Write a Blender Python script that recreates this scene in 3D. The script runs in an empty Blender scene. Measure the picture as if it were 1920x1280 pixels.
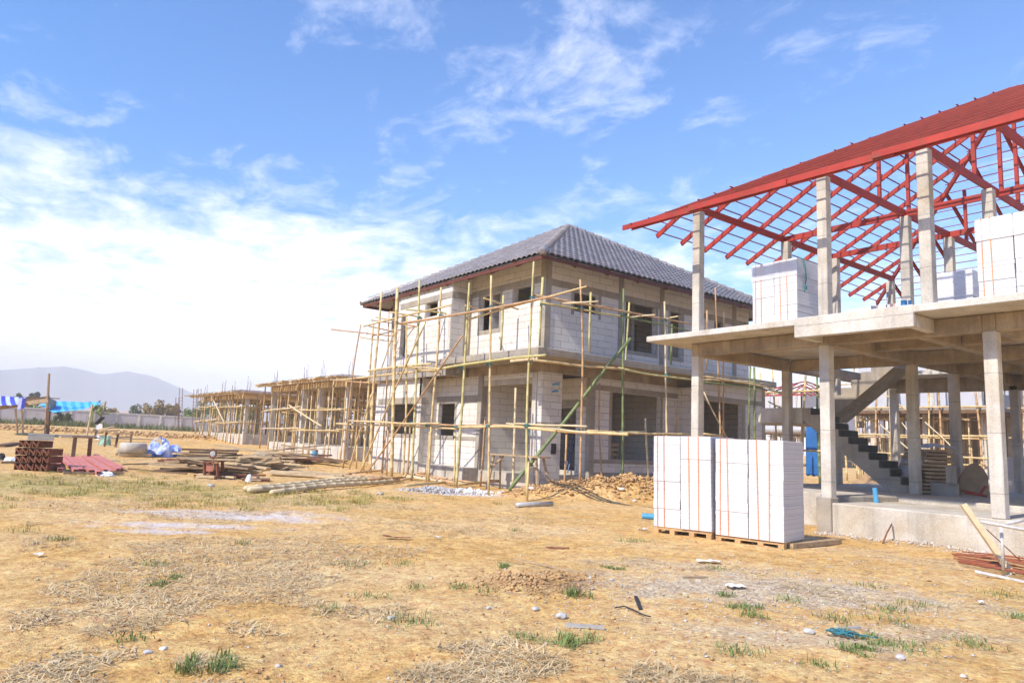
import bpy, math, random
import numpy as np
from mathutils import Vector
random.seed(7); NPR = np.random.default_rng(7)
SC = bpy.context.scene; COL = SC.collection
CAMZ = 1.4
# ------------------------------------------------------------------ camera geometry (solved from the vanishing points)
_y, _p, _r = [math.radians(a) for a in (52.915, 8.017, 2.511)]; FP = 1340.67
cf = np.array([math.cos(_y)*math.cos(_p), math.sin(_y)*math.cos(_p), math.sin(_p)])
cr0 = np.cross(cf, [0, 0, 1]); cr0 /= np.linalg.norm(cr0); cu0 = np.cross(cr0, cf)
cr = math.cos(_r)*cr0 + math.sin(_r)*cu0; cu = -math.sin(_r)*cr0 + math.cos(_r)*cu0
C0 = np.array([0, 0, CAMZ])
def at(px, py, ax, val):
    """point of the photograph's sight line on the plane coordinate[ax] = val"""
    d = cf*FP + cr*(px-960) - cu*(py-640)
    return Vector(C0 + d*(val-C0[ax])/d[ax])
def sm(a, b, x):
    t = np.clip((x-a)/(b-a), 0, 1); return t*t*(3-2*t)
_T = NPR.random((256, 256))
def vnoise(x, y):
    x = np.asarray(x, float); y = np.asarray(y, float)
    xi = np.floor(x).astype(int); yi = np.floor(y).astype(int); fx = x-xi; fy = y-yi
    fx = fx*fx*(3-2*fx); fy = fy*fy*(3-2*fy)
    a = _T[xi & 255, yi & 255]; b = _T[(xi+1) & 255, yi & 255]; c = _T[xi & 255, (yi+1) & 255]; d = _T[(xi+1) & 255, (yi+1) & 255]
    return (a*(1-fx)+b*fx)*(1-fy) + (c*(1-fx)+d*fx)*fy
def fbm(x, y, o=4):
    s = 0; a = .5
    for i in range(o): s = s + a*vnoise(x*2**i+17*i, y*2**i+5*i); a *= .5
    return s
def base(x, y):
    return .022*np.clip(y-15, 0, 48)
def seg(x, y, ax, ay, bx, by):
    t = np.clip(((x-ax)*(bx-ax)+(y-ay)*(by-ay))/((bx-ax)**2+(by-ay)**2), 0, 1)
    return np.hypot(x-ax-t*(bx-ax), y-ay-t*(by-ay)), t
def G(x, y):
    x = np.asarray(x, float); y = np.asarray(y, float)
    z = base(x, y)
    near = 1-sm(60, 120, np.hypot(x, y))
    z = z + near*(.10*(fbm(x*.35, y*.35, 3)-.45) + .055*(fbm(x*1.7+9, y*1.7, 3)-.45))
    d, t = seg(x, y, 12.2, 14.9, 16.8, 12.6)                      # heap along the right facade of the block house
    h = .52*np.exp(-(d/.78)**2)*(.45+1.1*fbm(x*1.1, y*1.1, 3))*(.55+.65*sm(0, .3, t))
    z = z + h*(1+.3*(fbm(x*5, y*5, 3)-.5))
    d, t = seg(x, y, -8, 60, 12.5, 49)                           # long heap before the boundary wall
    z = z + .16*np.exp(-(d/2.6)**2)*(.4+fbm(x*.5, y*.5, 4)) 
    d, t = seg(x, y, 8.5, 34, 11.5, 27)
    z = z + .28*np.exp(-(d/1.4)**2)*(.3+fbm(x*.9, y*.9, 4))
    d = np.hypot((x-4.75)/.55, (y-5.75)/.42)                      # small dug spot with loose soil
    z = z + .07*np.exp(-d**2)*(.2+1.6*fbm(x*7, y*7, 3))
    d = np.hypot((x-13.6)/1.5, (y-3.6)/2.5)
    z = z + .05*np.exp(-d**2)
    return z
def g1(x, y): return float(G(x, y))
def gp(px, py):
    z = 0.
    for i in range(14):
        p = at(px, py, 2, z); r = math.hypot(p.x, p.y)
        z = .5*z+.5*g1(p.x, p.y)
    p = at(px, py, 2, z); p.z = g1(p.x, p.y); return p
# ------------------------------------------------------------------ mesh building
class MB:
    def __init__(s): s.v = []; s.f = []; s.m = []
    def add(s, vs, fs, m=0):
        n = len(s.v); s.v += [tuple(v) for v in vs]; s.f += [tuple(i+n for i in f) for f in fs]; s.m += [m]*len(fs); return s
    def box(s, x0, x1, y0, y1, z0, z1, m=0):
        return s.add([(x0,y0,z0),(x1,y0,z0),(x1,y1,z0),(x0,y1,z0),(x0,y0,z1),(x1,y0,z1),(x1,y1,z1),(x0,y1,z1)],
              [(0,3,2,1),(4,5,6,7),(0,1,5,4),(1,2,6,5),(2,3,7,6),(3,0,4,7)], m)
    def beam(s, p, q, w, h, up=(0,0,1), m=0):
        p = Vector(p); q = Vector(q); d = (q-p).normalized(); u = Vector(up)
        a = d.cross(u)
        if a.length < 1e-4: a = d.cross(Vector((0,1,0)))
        a.normalize(); b = a.cross(d).normalized(); a *= w/2; b *= h/2
        return s.add([p-a-b,p+a-b,p+a+b,p-a+b,q-a-b,q+a-b,q+a+b,q-a+b],[(0,1,2,3),(7,6,5,4),(1,0,4,5),(2,1,5,6),(3,2,6,7),(0,3,7,4)], m)
    def channel(s, p, q, w, h, up=(0,0,1), t=.012, m=0):
        """lipped steel channel: a web and two flanges"""
        p = Vector(p); q = Vector(q); d = (q-p).normalized(); a = d.cross(Vector(up))
        if a.length < 1e-4: a = Vector((1,0,0))
        a.normalize(); b = a.cross(d).normalized()
        s.beam(p+a*(w/2-t/2), q+a*(w/2-t/2), t, h, up, m)
        s.beam(p-a*t/2+b*(h/2-t/2-.0), q-a*t/2+b*(h/2-t/2), w-t, t, up, m)
        s.beam(p-a*t/2-b*(h/2-t/2), q-a*t/2-b*(h/2-t/2), w-t, t, up, m)
        return s
    def tube(s, pts, rad, n=8, cap=True, m=0):
        pts = [Vector(p) for p in pts]
        if not hasattr(rad, '__len__'): rad = [rad]*len(pts)
        vs = []; fs = []
        ref = Vector((0,0,1)) if abs((pts[-1]-pts[0]).normalized().z) < .8 else Vector((1,0,0))
        for i, p in enumerate(pts):
            d = (pts[min(i+1,len(pts)-1)]-pts[max(i-1,0)]).normalized()
            a = d.cross(ref).normalized(); b = d.cross(a)
            for k in range(n):
                t = 2*math.pi*k/n; vs.append(p+(a*math.cos(t)+b*math.sin(t))*rad[i])
        for i in range(len(pts)-1):
            for k in range(n): fs.append((i*n+k, (i+1)*n+k, (i+1)*n+(k+1)%n, i*n+(k+1)%n))
        if cap: fs.append(tuple(range(n))); fs.append(tuple((len(pts)-1)*n+k for k in reversed(range(n))))
        return s.add(vs, fs, m)
    def prism(s, poly, z0, z1, m=0):
        n = len(poly)
        return s.add([(x,y,z0) for x,y in poly]+[(x,y,z1) for x,y in poly],
            [tuple(reversed(range(n))), tuple(range(n,2*n))]+[(i,(i+1)%n,n+(i+1)%n,n+i) for i in range(n)], m)
    def build(s, name, mats, parent=None, smooth=False, loc=None, bevel=0):
        """vertices are in world space unless the parent is rotated (then they are local)"""
        me = bpy.data.meshes.new(name)
        if not isinstance(mats, (list, tuple)): mats = [mats]
        o = bpy.data.objects.new(name, me); COL.objects.link(o)
        if parent is not None:
            off = Vector((0,0,0)) if parent.get('_local') else WLOC.get(parent.name, Vector((0,0,0)))
            o.parent = parent; WLOC[o.name] = off; vs = [Vector(v)-off for v in s.v]
            if parent.get('_local'): o['_local'] = True
        else:
            if loc is None:
                a = np.array(s.v); loc = Vector((a[:,0].mean(), a[:,1].mean(), a[:,2].min()))
            loc = Vector(loc); vs = [Vector(v)-loc for v in s.v]; o.location = loc; WLOC[o.name] = loc
        me.from_pydata(vs, [], s.f)
        for m in mats: me.materials.append(m)
        if len(mats) > 1: me.polygons.foreach_set('material_index', s.m)
        if smooth: me.polygons.foreach_set('use_smooth', [True]*len(me.polygons))
        me.update()
        if bevel:
            b = o.modifiers.new('edge', 'BEVEL'); b.width = bevel; b.segments = 1; b.limit_method = 'ANGLE'
        return o
WLOC = {}
def tag(o, label, cat, group=None, kind=None):
    if label: o['label'] = label
    if cat: o['category'] = cat
    if group: o['group'] = group
    if kind: o['kind'] = kind
    return o
def thing(name, label, cat, loc, group=None, local=False, rot=(0,0,0)):
    o = bpy.data.objects.new(name, None); COL.objects.link(o); o.location = loc; o.rotation_euler = rot
    o.empty_display_size = .2; WLOC[o.name] = Vector(loc)
    if local: o['_local'] = True
    return tag(o, label, cat, group)
def wall(mb, ax, p, th, u0, u1, z0, z1, holes=(), m=0):
    """wall slab with real openings; ax 0 = plane x=p (u is y), ax 1 = plane y=p (u is x); thickness th goes to +axis"""
    us = sorted({u0,u1}|{min(max(h[0],u0),u1) for h in holes}|{min(max(h[1],u0),u1) for h in holes})
    zs = sorted({z0,z1}|{min(max(h[2],z0),z1) for h in holes}|{min(max(h[3],z0),z1) for h in holes})
    nu, nz = len(us)-1, len(zs)-1
    sol = [[not any(h[0]-1e-6<=(us[i]+us[i+1])/2<=h[1]+1e-6 and h[2]<=(zs[j]+zs[j+1])/2<=h[3] for h in holes) for j in range(nz)] for i in range(nu)]
    S = lambda i, j: 0<=i<nu and 0<=j<nz and sol[i][j]
    P = (lambda u, w, z: (p+w, u, z)) if ax == 0 else (lambda u, w, z: (u, p+w, z))
    for i in range(nu):
        for j in range(nz):
            if not sol[i][j]: continue
            a, b, c, d = us[i], us[i+1], zs[j], zs[j+1]
            mb.add([P(a,0,c),P(b,0,c),P(b,0,d),P(a,0,d)],[(0,1,2,3)],m); mb.add([P(a,th,c),P(b,th,c),P(b,th,d),P(a,th,d)],[(0,3,2,1)],m)
            if not S(i-1,j): mb.add([P(a,0,c),P(a,th,c),P(a,th,d),P(a,0,d)],[(0,1,2,3)],m)
            if not S(i+1,j): mb.add([P(b,0,c),P(b,th,c),P(b,th,d),P(b,0,d)],[(0,1,2,3)],m)
            if not S(i,j-1): mb.add([P(a,0,c),P(b,0,c),P(b,th,c),P(a,th,c)],[(0,1,2,3)],m)
            if not S(i,j+1): mb.add([P(a,0,d),P(b,0,d),P(b,th,d),P(a,th,d)],[(0,1,2,3)],m)
# ------------------------------------------------------------------ materials
class NT:
    def __init__(s, name):
        s.mat = bpy.data.materials.new(name); s.mat.use_nodes = True; s.t = s.mat.node_tree; s.n = s.t.nodes
        s.bsdf = s.n['Principled BSDF']; s.out = s.n['Material Output']
        s.geo = s.n.new('ShaderNodeNewGeometry'); s.tc = s.n.new('ShaderNodeTexCoord'); s.obj = s.tc.outputs['Object']; s.pos = s.geo.outputs['Position']
    def L(s, a, b): s.t.links.new(a, b)
    def node(s, t, ins=None, **kw):
        n = s.n.new(t)
        for k, v in kw.items(): setattr(n, k, v)
        for k, v in (ins or {}).items():
            if hasattr(v, 'is_output') or isinstance(v, bpy.types.NodeSocket): s.L(v, n.inputs[k])
            else: n.inputs[k].default_value = v
        return n
    def math(s, op, a, b=0., c=None):
        n = s.node('ShaderNodeMath', operation=op)
        for i, v in enumerate([a, b] + ([c] if c is not None else [])):
            if isinstance(v, bpy.types.NodeSocket): s.L(v, n.inputs[i])
            else: n.inputs[i].default_value = v
        return n.outputs[0]
    def noise(s, scale, det=3, vec=None, rough=.55, dist=0.):
        n = s.node('ShaderNodeTexNoise', {'Scale': scale, 'Detail': det, 'Roughness': rough, 'Distortion': dist}); s.L(vec or s.pos, n.inputs['Vector']); return n.outputs['Fac']
    def ramp(s, fac, stops):
        n = s.n.new('ShaderNodeValToRGB'); s.L(fac, n.inputs[0]); e = n.color_ramp.elements
        while len(e) < len(stops): e.new(.5)
        for el, (p, c) in zip(e, stops): el.position = p; el.color = (*c, 1) if len(c) == 3 else c
        return n.outputs[0]
    def mr(s, v, a, b, c=0., d=1.):
        return s.node('ShaderNodeMapRange', {0: v, 1: a, 2: b, 3: c, 4: d}).outputs[0]
    def mix(s, fac, a, b, mode='MIX'):
        n = s.node('ShaderNodeMixRGB', blend_type=mode)
        for i, v in enumerate((fac, a, b)):
            if isinstance(v, bpy.types.NodeSocket): s.L(v, n.inputs[i])
            else: n.inputs[i].default_value = (*v, 1) if hasattr(v, '__len__') else v
        return n.outputs[0]
    def vec(s, x, y, z=0.):
        n = s.n.new('ShaderNodeCombineXYZ')
        for i, v in enumerate((x, y, z)):
            if isinstance(v, bpy.types.NodeSocket): s.L(v, n.inputs[i])
            else: n.inputs[i].default_value = v
        return n.outputs[0]
    def xyz(s, v): n = s.node('ShaderNodeSeparateXYZ'); s.L(v, n.inputs[0]); return n.outputs
    def bump(s, h, st=.3, d=.02, prev=None):
        n = s.node('ShaderNodeBump', {'Strength': st, 'Distance': d}); s.L(h, n.inputs['Height'])
        if prev: s.L(prev, n.inputs['Normal'])
        return n.outputs[0]
    def fin(s, col, rough=.8, nrm=None, metal=0., spec=.3):
        if isinstance(col, bpy.types.NodeSocket): s.L(col, s.bsdf.inputs['Base Color'])
        else: s.bsdf.inputs['Base Color'].default_value = (*col, 1)
        if isinstance(rough, bpy.types.NodeSocket): s.L(rough, s.bsdf.inputs['Roughness'])
        else: s.bsdf.inputs['Roughness'].default_value = rough
        if nrm: s.L(nrm, s.bsdf.inputs['Normal'])
        s.bsdf.inputs['Metallic'].default_value = metal; s.bsdf.inputs['Specular IOR Level'].default_value = spec
        return s.mat
def mottled(name, c, var=.25, scale=3., rough=.8, bump=.15, spec=.3, dirt=None, metal=0.):
    t = NT(name); n = t.noise(scale, 5); c2 = tuple(x*(1-var) for x in c)
    col = t.ramp(n, [(.3, c2), (.7, c)])
    if dirt:
        d = t.mr(t.noise(scale*.6+1.3, 4, dist=1.5), .55, .75); col = t.mix(d, col, dirt)
    return t.fin(col, rough, t.bump(t.noise(scale*12, 4), bump, .01) if bump else None, metal, spec)
def concrete(name, light, dark, streak=.5, tint=(.38,.29,.17)):
    t = NT(name); P = t.xyz(t.pos)
    n = t.noise(1.6, 6, rough=.65); col = t.ramp(n, [(.28, dark), (.62, light)])
    sv = t.vec(t.math('MULTIPLY', P[0], 7.), t.math('MULTIPLY', P[1], 7.), t.math('MULTIPLY', P[2], .7))
    st = t.mr(t.noise(1., 4, vec=sv), .52, .72); col = t.mix(t.math('MULTIPLY', st, streak), col, tuple(x*.55 for x in light))
    tn = t.mr(t.noise(.9, 3, dist=.8), .5, .75); col = t.mix(t.math('MULTIPLY', tn, .6), col, tint)
    fine = t.noise(45, 3); col = t.mix(.35, col, t.ramp(fine, [(.3, (.35,.35,.35)), (.7, (.75,.75,.75))]), 'OVERLAY')
    # formwork lift lines and blow holes
    vo = t.node('ShaderNodeTexVoronoi', {'Scale': 14.}); t.L(t.pos, vo.inputs['Vector'])
    hole = t.mr(vo.outputs['Distance'], .06, .1, 1., 0.); col = t.mix(t.math('MULTIPLY', hole, .5), col, (.12,.11,.1))
    lift = t.math('LESS_THAN', t.math('FRACT', t.math('MULTIPLY', t.math('ADD', P[2], t.math('MULTIPLY', t.noise(2.3, 2), .05)), 1.05)), .012)
    col = t.mix(t.math('MULTIPLY', lift, .55), col, (.1,.09,.08))
    b = t.bump(t.noise(9, 5), .35, .02); b = t.bump(fine, .25, .006, b)
    return t.fin(col, .88, b, 0, .25)
def blockwall(name, bw=.6, bh=.2, c1=(.71,.67,.62), c2=(.63,.595,.555), mortar=(.27,.235,.20), ms=.009, stain=1., obj=False, smear=.8):
    t = NT(name); P = t.xyz(t.obj if obj else t.pos); u = t.math('ADD', P[0], P[1])
    v0 = t.vec(u, P[2]); wob = t.math('MULTIPLY', t.math('SUBTRACT', t.noise(3.5, 2), .5), .015)
    v = t.vec(t.math('ADD', u, wob), t.math('ADD', P[2], wob))
    br = t.node('ShaderNodeTexBrick', {'Color1': (*c1,1), 'Color2': (*c2,1), 'Mortar': (*mortar,1), 'Scale': 1., 'Mortar Size': ms, 'Mortar Smooth': .15, 'Bias': .1, 'Brick Width': bw, 'Row Height': bh})
    t.L(v, br.inputs['Vector']); t.L(t.mr(t.noise(2.6, 5, rough=.7), .42, .78, ms*.4, ms*1.9), br.inputs['Mortar Size']); col = br.outputs['Color']; jf = br.outputs['Fac']
    # joints partly filled with pale adhesive, some wide and ragged
    fill = t.mr(t.noise(5.5, 4), .45, .6); clean = t.node('ShaderNodeTexBrick', {'Color1': (*c1,1), 'Color2': (*c2,1), 'Mortar': (*tuple(x*.9 for x in c2),1), 'Scale': 1., 'Mortar Size': ms, 'Brick Width': bw, 'Row Height': bh, 'Bias': .1})
    t.L(v, clean.inputs['Vector']); col = t.mix(t.math('MULTIPLY', fill, smear), col, clean.outputs['Color'])
    sv = t.vec(t.math('MULTIPLY', u, 6.), t.math('MULTIPLY', P[2], .8)); s1 = t.mr(t.noise(1., 5, vec=sv), .55, .8); s2 = t.mr(t.noise(.8, 4, dist=1.2), .5, .72)
    col = t.mix(t.math('MULTIPLY', t.math('MULTIPLY', s1, s2), .95*stain), col, (.27,.23,.19))
    col = t.mix(t.math('MULTIPLY', t.mr(t.noise(.55, 3), .45, .75), .28*stain), col, (.62,.50,.38))
    b = t.bump(t.math('SUBTRACT', 1., jf), .5, .012); b = t.bump(t.noise(60, 3), .15, .004, b)
    return t.fin(col, .92, b, 0, .15)
def stackmat(name, wrap=False, shade=0.):
    t = NT(name); P = t.xyz(t.obj); u = t.math('ADD', P[0], P[1])
    br = t.node('ShaderNodeTexBrick', {'Color1': (.66,.65,.65,1), 'Color2': (.60,.59,.60,1), 'Mortar': (.47,.46,.48,1), 'Scale': 1., 'Mortar Size': .0042, 'Mortar Smooth': .3, 'Brick Width': .6, 'Row Height': .075, 'Bias': .3})
    t.L(t.vec(u, P[2]), br.inputs['Vector'])
    col = br.outputs['Color']; col = t.mix(t.math('MULTIPLY', t.mr(t.noise(1.3, 4, vec=t.obj), .4, .75), .22), col, (.66,.63,.62))
    b = t.bump(t.math('SUBTRACT', 1., br.outputs['Fac']), .5, .006)
    m = t.fin(col, .85, b, 0, .2)
    return m
M = {}
M['conc'] = concrete('cast_concrete', (.55,.505,.44), (.33,.295,.25), .7)
M['conc_light'] = concrete('cast_concrete_pale', (.62,.58,.52), (.40,.365,.32), .55)
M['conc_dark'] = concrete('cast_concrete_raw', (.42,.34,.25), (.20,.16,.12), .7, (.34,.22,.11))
M['conc_grey'] = concrete('render_grey', (.37,.33,.28), (.23,.205,.18), .6)
M['riser'] = mottled('riser_mortar_dark', (.075,.075,.07), .35, 5, .8)  # dark mottled tone of the lower stair risers
M['block'] = blockwall('aerated_block_wall')
M['redbat2'] = mottled('red_primer_lit_rows', (.38,.05,.035), .3, 2.5, .6, 0, .35, (.16,.04,.03))  # brighter batten tone, paired with redbat to paint shadow lines between rows
M['stack'] = stackmat('aerated_block_stack')
M['red'] = mottled('red_oxide_primer', (.42,.040,.026), .35, 2.2, .6, .12, .35, (.20,.06,.035))
M['redbat'] = mottled('red_oxide_primer_thin', (.25,.028,.020), .3, 2.5, .6, 0, .35)
M['rededge'] = mottled('red_brown_fascia', (.15,.045,.028), .3, 3, .6, .1)
M['strap'] = mottled('orange_strap', (.80,.27,.10), .15, 4, .5, 0)
M['pallet'] = mottled('pallet_wood', (.58,.36,.17), .35, 9, .85, .3)
M['wood'] = mottled('weathered_plank', (.50,.36,.22), .45, 7, .85, .3)
M['woodpale'] = mottled('fresh_plank', (.66,.50,.30), .3, 6, .8, .3)
M['wooddark'] = mottled('dark_timber', (.20,.12,.07), .4, 7, .85, .3)
M['redlight'] = mottled('red_primer_dusty', (.60,.20,.16), .25, 2.2, .6, .08, .4)
M['tarpgreen'] = mottled('pale_green_cloth', (.35,.55,.42), .4, 5, .8, .2)
M['teal'] = mottled('teal_rope_bright', (.05,.22,.26), .3, 30, .8, .1)
M['rebarred'] = mottled('red_rust', (.33,.10,.05), .4, 9, .8, .2)
M['rust'] = mottled('rusty_steel', (.26,.10,.055), .5, 12, .8, .3)
M['rebar'] = mottled('rebar_steel', (.25,.14,.10), .4, 9, .7, .2)
M['steelgrey'] = mottled('galvanised_pipe', (.55,.54,.52), .3, 9, .45, .1, .5, metal=.3)
M['bluepipe'] = mottled('blue_pvc', (.08,.34,.60), .2, 6, .4, 0, .5)
M['bluetarp'] = None
M['white'] = mottled('white_plastic', (.78,.78,.80), .15, 5, .5, .1)
M['paper'] = mottled('white_paper', (.8,.78,.74), .2, 8, .8, .1)
M['rope'] = mottled('teal_rope', (.05,.24,.27), .3, 30, .8, .1)
M['black'] = mottled('dark_plastic', (.03,.03,.035), .3, 5, .5, .1)
M['cement'] = mottled('cement_tub', (.55,.50,.43), .3, 4, .9, .2)
M['stone'] = mottled('pale_stone', (.55,.53,.52), .35, 9, .9, .3)
M['cardboard'] = mottled('brown_board', (.36,.25,.16), .3, 4, .9, .1)
def bamboo_mat(name, c, c2):
    t = NT(name); col = t.ramp(t.noise(2.5, 4), [(.32, c2), (.66, c)])
    col = t.mix(t.mr(t.noise(14, 4), .55, .8, 0, .5), col, tuple(x*.55 for x in c2))
    return t.fin(col, .5, t.bump(t.noise(30, 3), .2, .004), 0, .35)
M['bam'] = [bamboo_mat('bamboo_straw', (.70,.53,.26), (.47,.34,.17)), bamboo_mat('bamboo_olive', (.58,.50,.22), (.42,.38,.16)),
            bamboo_mat('bamboo_green', (.20,.25,.10), (.13,.17,.07)), bamboo_mat('bamboo_tan', (.56,.36,.19), (.38,.22,.11)), bamboo_mat('bamboo_pale', (.68,.55,.34), (.50,.40,.25))]
def striped(name, ca, cb, sc, ax=0):
    t = NT(name); P = t.xyz(t.pos); f = t.math('GREATER_THAN', t.math('FRACT', t.math('MULTIPLY', P[ax], sc)), .5)
    return t.fin(t.mix(f, ca, cb), .5, t.bump(t.noise(3, 4), .4, .05), 0, .4)
M['tarpsky'] = striped('tarp_sky_blue', (.05,.33,.72), (.12,.48,.82), 2.6)
M['tarpviolet'] = striped('tarp_violet_white', (.045,.05,.42), (.45,.50,.82), 2.6)
def crumple(name, a, b):
    t = NT(name); v = t.node('ShaderNodeTexVoronoi', {'Scale': 3.2}); t.L(t.pos, v.inputs['Vector'])
    return t.fin(t.ramp(v.outputs['Distance'], [(.2, a), (.6, b)]), .45, t.bump(t.noise(7, 4), .7, .08), 0, .5)
M['tarpheap'] = crumple('tarp_heap_blue', (.10,.20,.62), (.50,.58,.85))
def tiles():
    t = NT('roof_tile_glazed'); n = t.noise(2.4, 3); col = t.ramp(n, [(.3, (.19,.162,.160)), (.7, (.32,.285,.275))])
    v = t.node('ShaderNodeTexVoronoi', {'Scale': 3.2}); t.L(t.pos, v.inputs['Vector'])
    col = t.mix(t.math('MULTIPLY', t.xyz(v.outputs['Color'])[0], .35), col, (.10,.085,.08))
    return t.fin(col, .34, t.bump(t.noise(25, 3), .1, .003), 0, .6)
M['tile'] = tiles()
M['mortar'] = mottled('ridge_mortar', (.55,.52,.50), .3, 6, .9, .2)
def leafmat(name, a, b, tr=.25):
    t = NT(name); t.fin(t.ramp(t.noise(1.4, 4), [(.3, a), (.7, b)]), .6, None, 0, .3); return t.mat
M['leaf'] = leafmat('leaf_olive', (.055,.075,.02), (.16,.17,.04)); M['leafdark'] = leafmat('leaf_dark', (.03,.05,.025), (.07,.085,.04))
M['leafrust'] = leafmat('leaf_autumn', (.20,.12,.035), (.30,.22,.06)); M['leafbright'] = leafmat('leaf_bright', (.10,.17,.03), (.26,.30,.06))
M['bark'] = mottled('bark', (.16,.11,.07), .4, 8, .9, .4)
M['grassg'] = leafmat('grass_green', (.10,.15,.035), (.22,.27,.08)); M['grassy'] = leafmat('grass_dry', (.34,.28,.08), (.46,.40,.13))
M['straw'] = leafmat('straw', (.48,.35,.18), (.78,.62,.36)); M['strawdark'] = leafmat('straw_dark', (.20,.14,.08), (.40,.29,.16))
# ------------------------------------------------------------------ camera, light, sky, air
cam = bpy.data.cameras.new('camera'); co = bpy.data.objects.new('camera', cam); COL.objects.link(co); SC.camera = co
cam.sensor_width = 36; cam.lens = FP/1920*36; cam.clip_start = .1; cam.clip_end = 8000
from mathutils import Matrix
co.matrix_world = Matrix(((cr[0],cu[0],-cf[0],0),(cr[1],cu[1],-cf[1],0),(cr[2],cu[2],-cf[2],CAMZ),(0,0,0,1)))
EL = 44; AZ = 180+6         # sun azimuth measured from +X towards +Y
sdir = Vector((math.cos(math.radians(EL))*math.cos(math.radians(AZ)), math.cos(math.radians(EL))*math.sin(math.radians(AZ)), math.sin(math.radians(EL))))
sl = bpy.data.lights.new('sun', 'SUN'); so = bpy.data.objects.new('sun', sl); COL.objects.link(so)
sl.energy = 4.0; sl.angle = math.radians(.6); sl.color = (1, .925, .80); so.rotation_euler = sdir.to_track_quat('Z', 'Y').to_euler(); so.location = (0, 0, 60)
w = bpy.data.worlds.new('World'); SC.world = w; w.use_nodes = True; wt = w.node_tree; wn = wt.nodes
class WT(NT):
    def __init__(s): s.t = wt; s.n = wn; s.tc = wn.new('ShaderNodeTexCoord'); s.pos = s.tc.outputs['Generated']; s.obj = s.pos
W = WT(); bg = wn['Background']
sky = W.node('ShaderNodeTexSky', sky_type='NISHITA', sun_disc=False); sky.sun_elevation = math.radians(EL); sky.sun_rotation = math.radians(90-AZ)
sky.altitude = 0; sky.air_density = 1.0; sky.dust_density = .6; sky.ozone_density = 2.2
hs = W.node('ShaderNodeHueSaturation', {'Hue': .505, 'Saturation': 2.4, 'Value': 1.42}); W.L(sky.outputs[0], hs.inputs['Color'])
D = W.xyz(W.pos); zc = W.math('MAXIMUM', W.math('ADD', D[2], .10), .05)
cx = W.math('DIVIDE', D[0], zc); cy = W.math('DIVIDE', D[1], zc)
cv = W.vec(cx, cy, 0.)
rot = W.node('ShaderNodeMapping', {'Rotation': (0,0,math.radians(-62)), 'Scale': (1.0,.8,1), 'Location': (4.1,2.35,0)}); W.L(cv, rot.inputs['Vector'])
n1 = W.noise(4.0, 10, vec=rot.outputs[0], rough=.62, dist=.45); n2 = W.noise(1.3, 4, vec=rot.outputs[0], rough=.5)
n3 = W.noise(11, 8, vec=rot.outputs[0], rough=.68, dist=.6)
# the cloud bank lies low towards the left of the view; the zenith is clearer
bx = at(330, 640, 0, 10)-Vector(C0); bx.normalize()
dotn = W.node('ShaderNodeVectorMath', operation='DOT_PRODUCT'); W.L(W.pos, dotn.inputs[0]); dotn.inputs[1].default_value = bx
bank = W.math('MULTIPLY', W.mr(dotn.outputs['Value'], .74, .95, 0., 1.), W.mr(D[2], .09, .34, .30, .01))
low = W.mr(D[2], .0, .38, .14, -.025)
s = W.math('ADD', W.math('ADD', W.math('MULTIPLY', n1, .62), W.math('MULTIPLY', n2, .30)), W.math('MULTIPLY', n3, .16))
s = W.math('ADD', s, W.math('ADD', bank, low))
cm = W.mr(s, .535, .83); cm = W.math('POWER', cm, 1.2)
cc = W.ramp(n3, [(.3, (8.3,8.5,9.4)), (.7, (10.8,10.5,10.6))])
cmix = W.mix(W.math('MULTIPLY', cm, .93), hs.outputs[0], cc); W.L(cmix, bg.inputs['Color']); bg.inputs['Strength'].default_value = .115
SC.view_settings.view_transform = 'Standard'; SC.view_settings.look = 'None'; SC.view_settings.gamma = 1; SC.view_settings.exposure = .82
SC.cycles.max_bounces = 6; SC.cycles.diffuse_bounces = 4; SC.cycles.volume_bounces = 1; SC.cycles.caustics_reflective = False; SC.cycles.caustics_refractive = False
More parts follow.
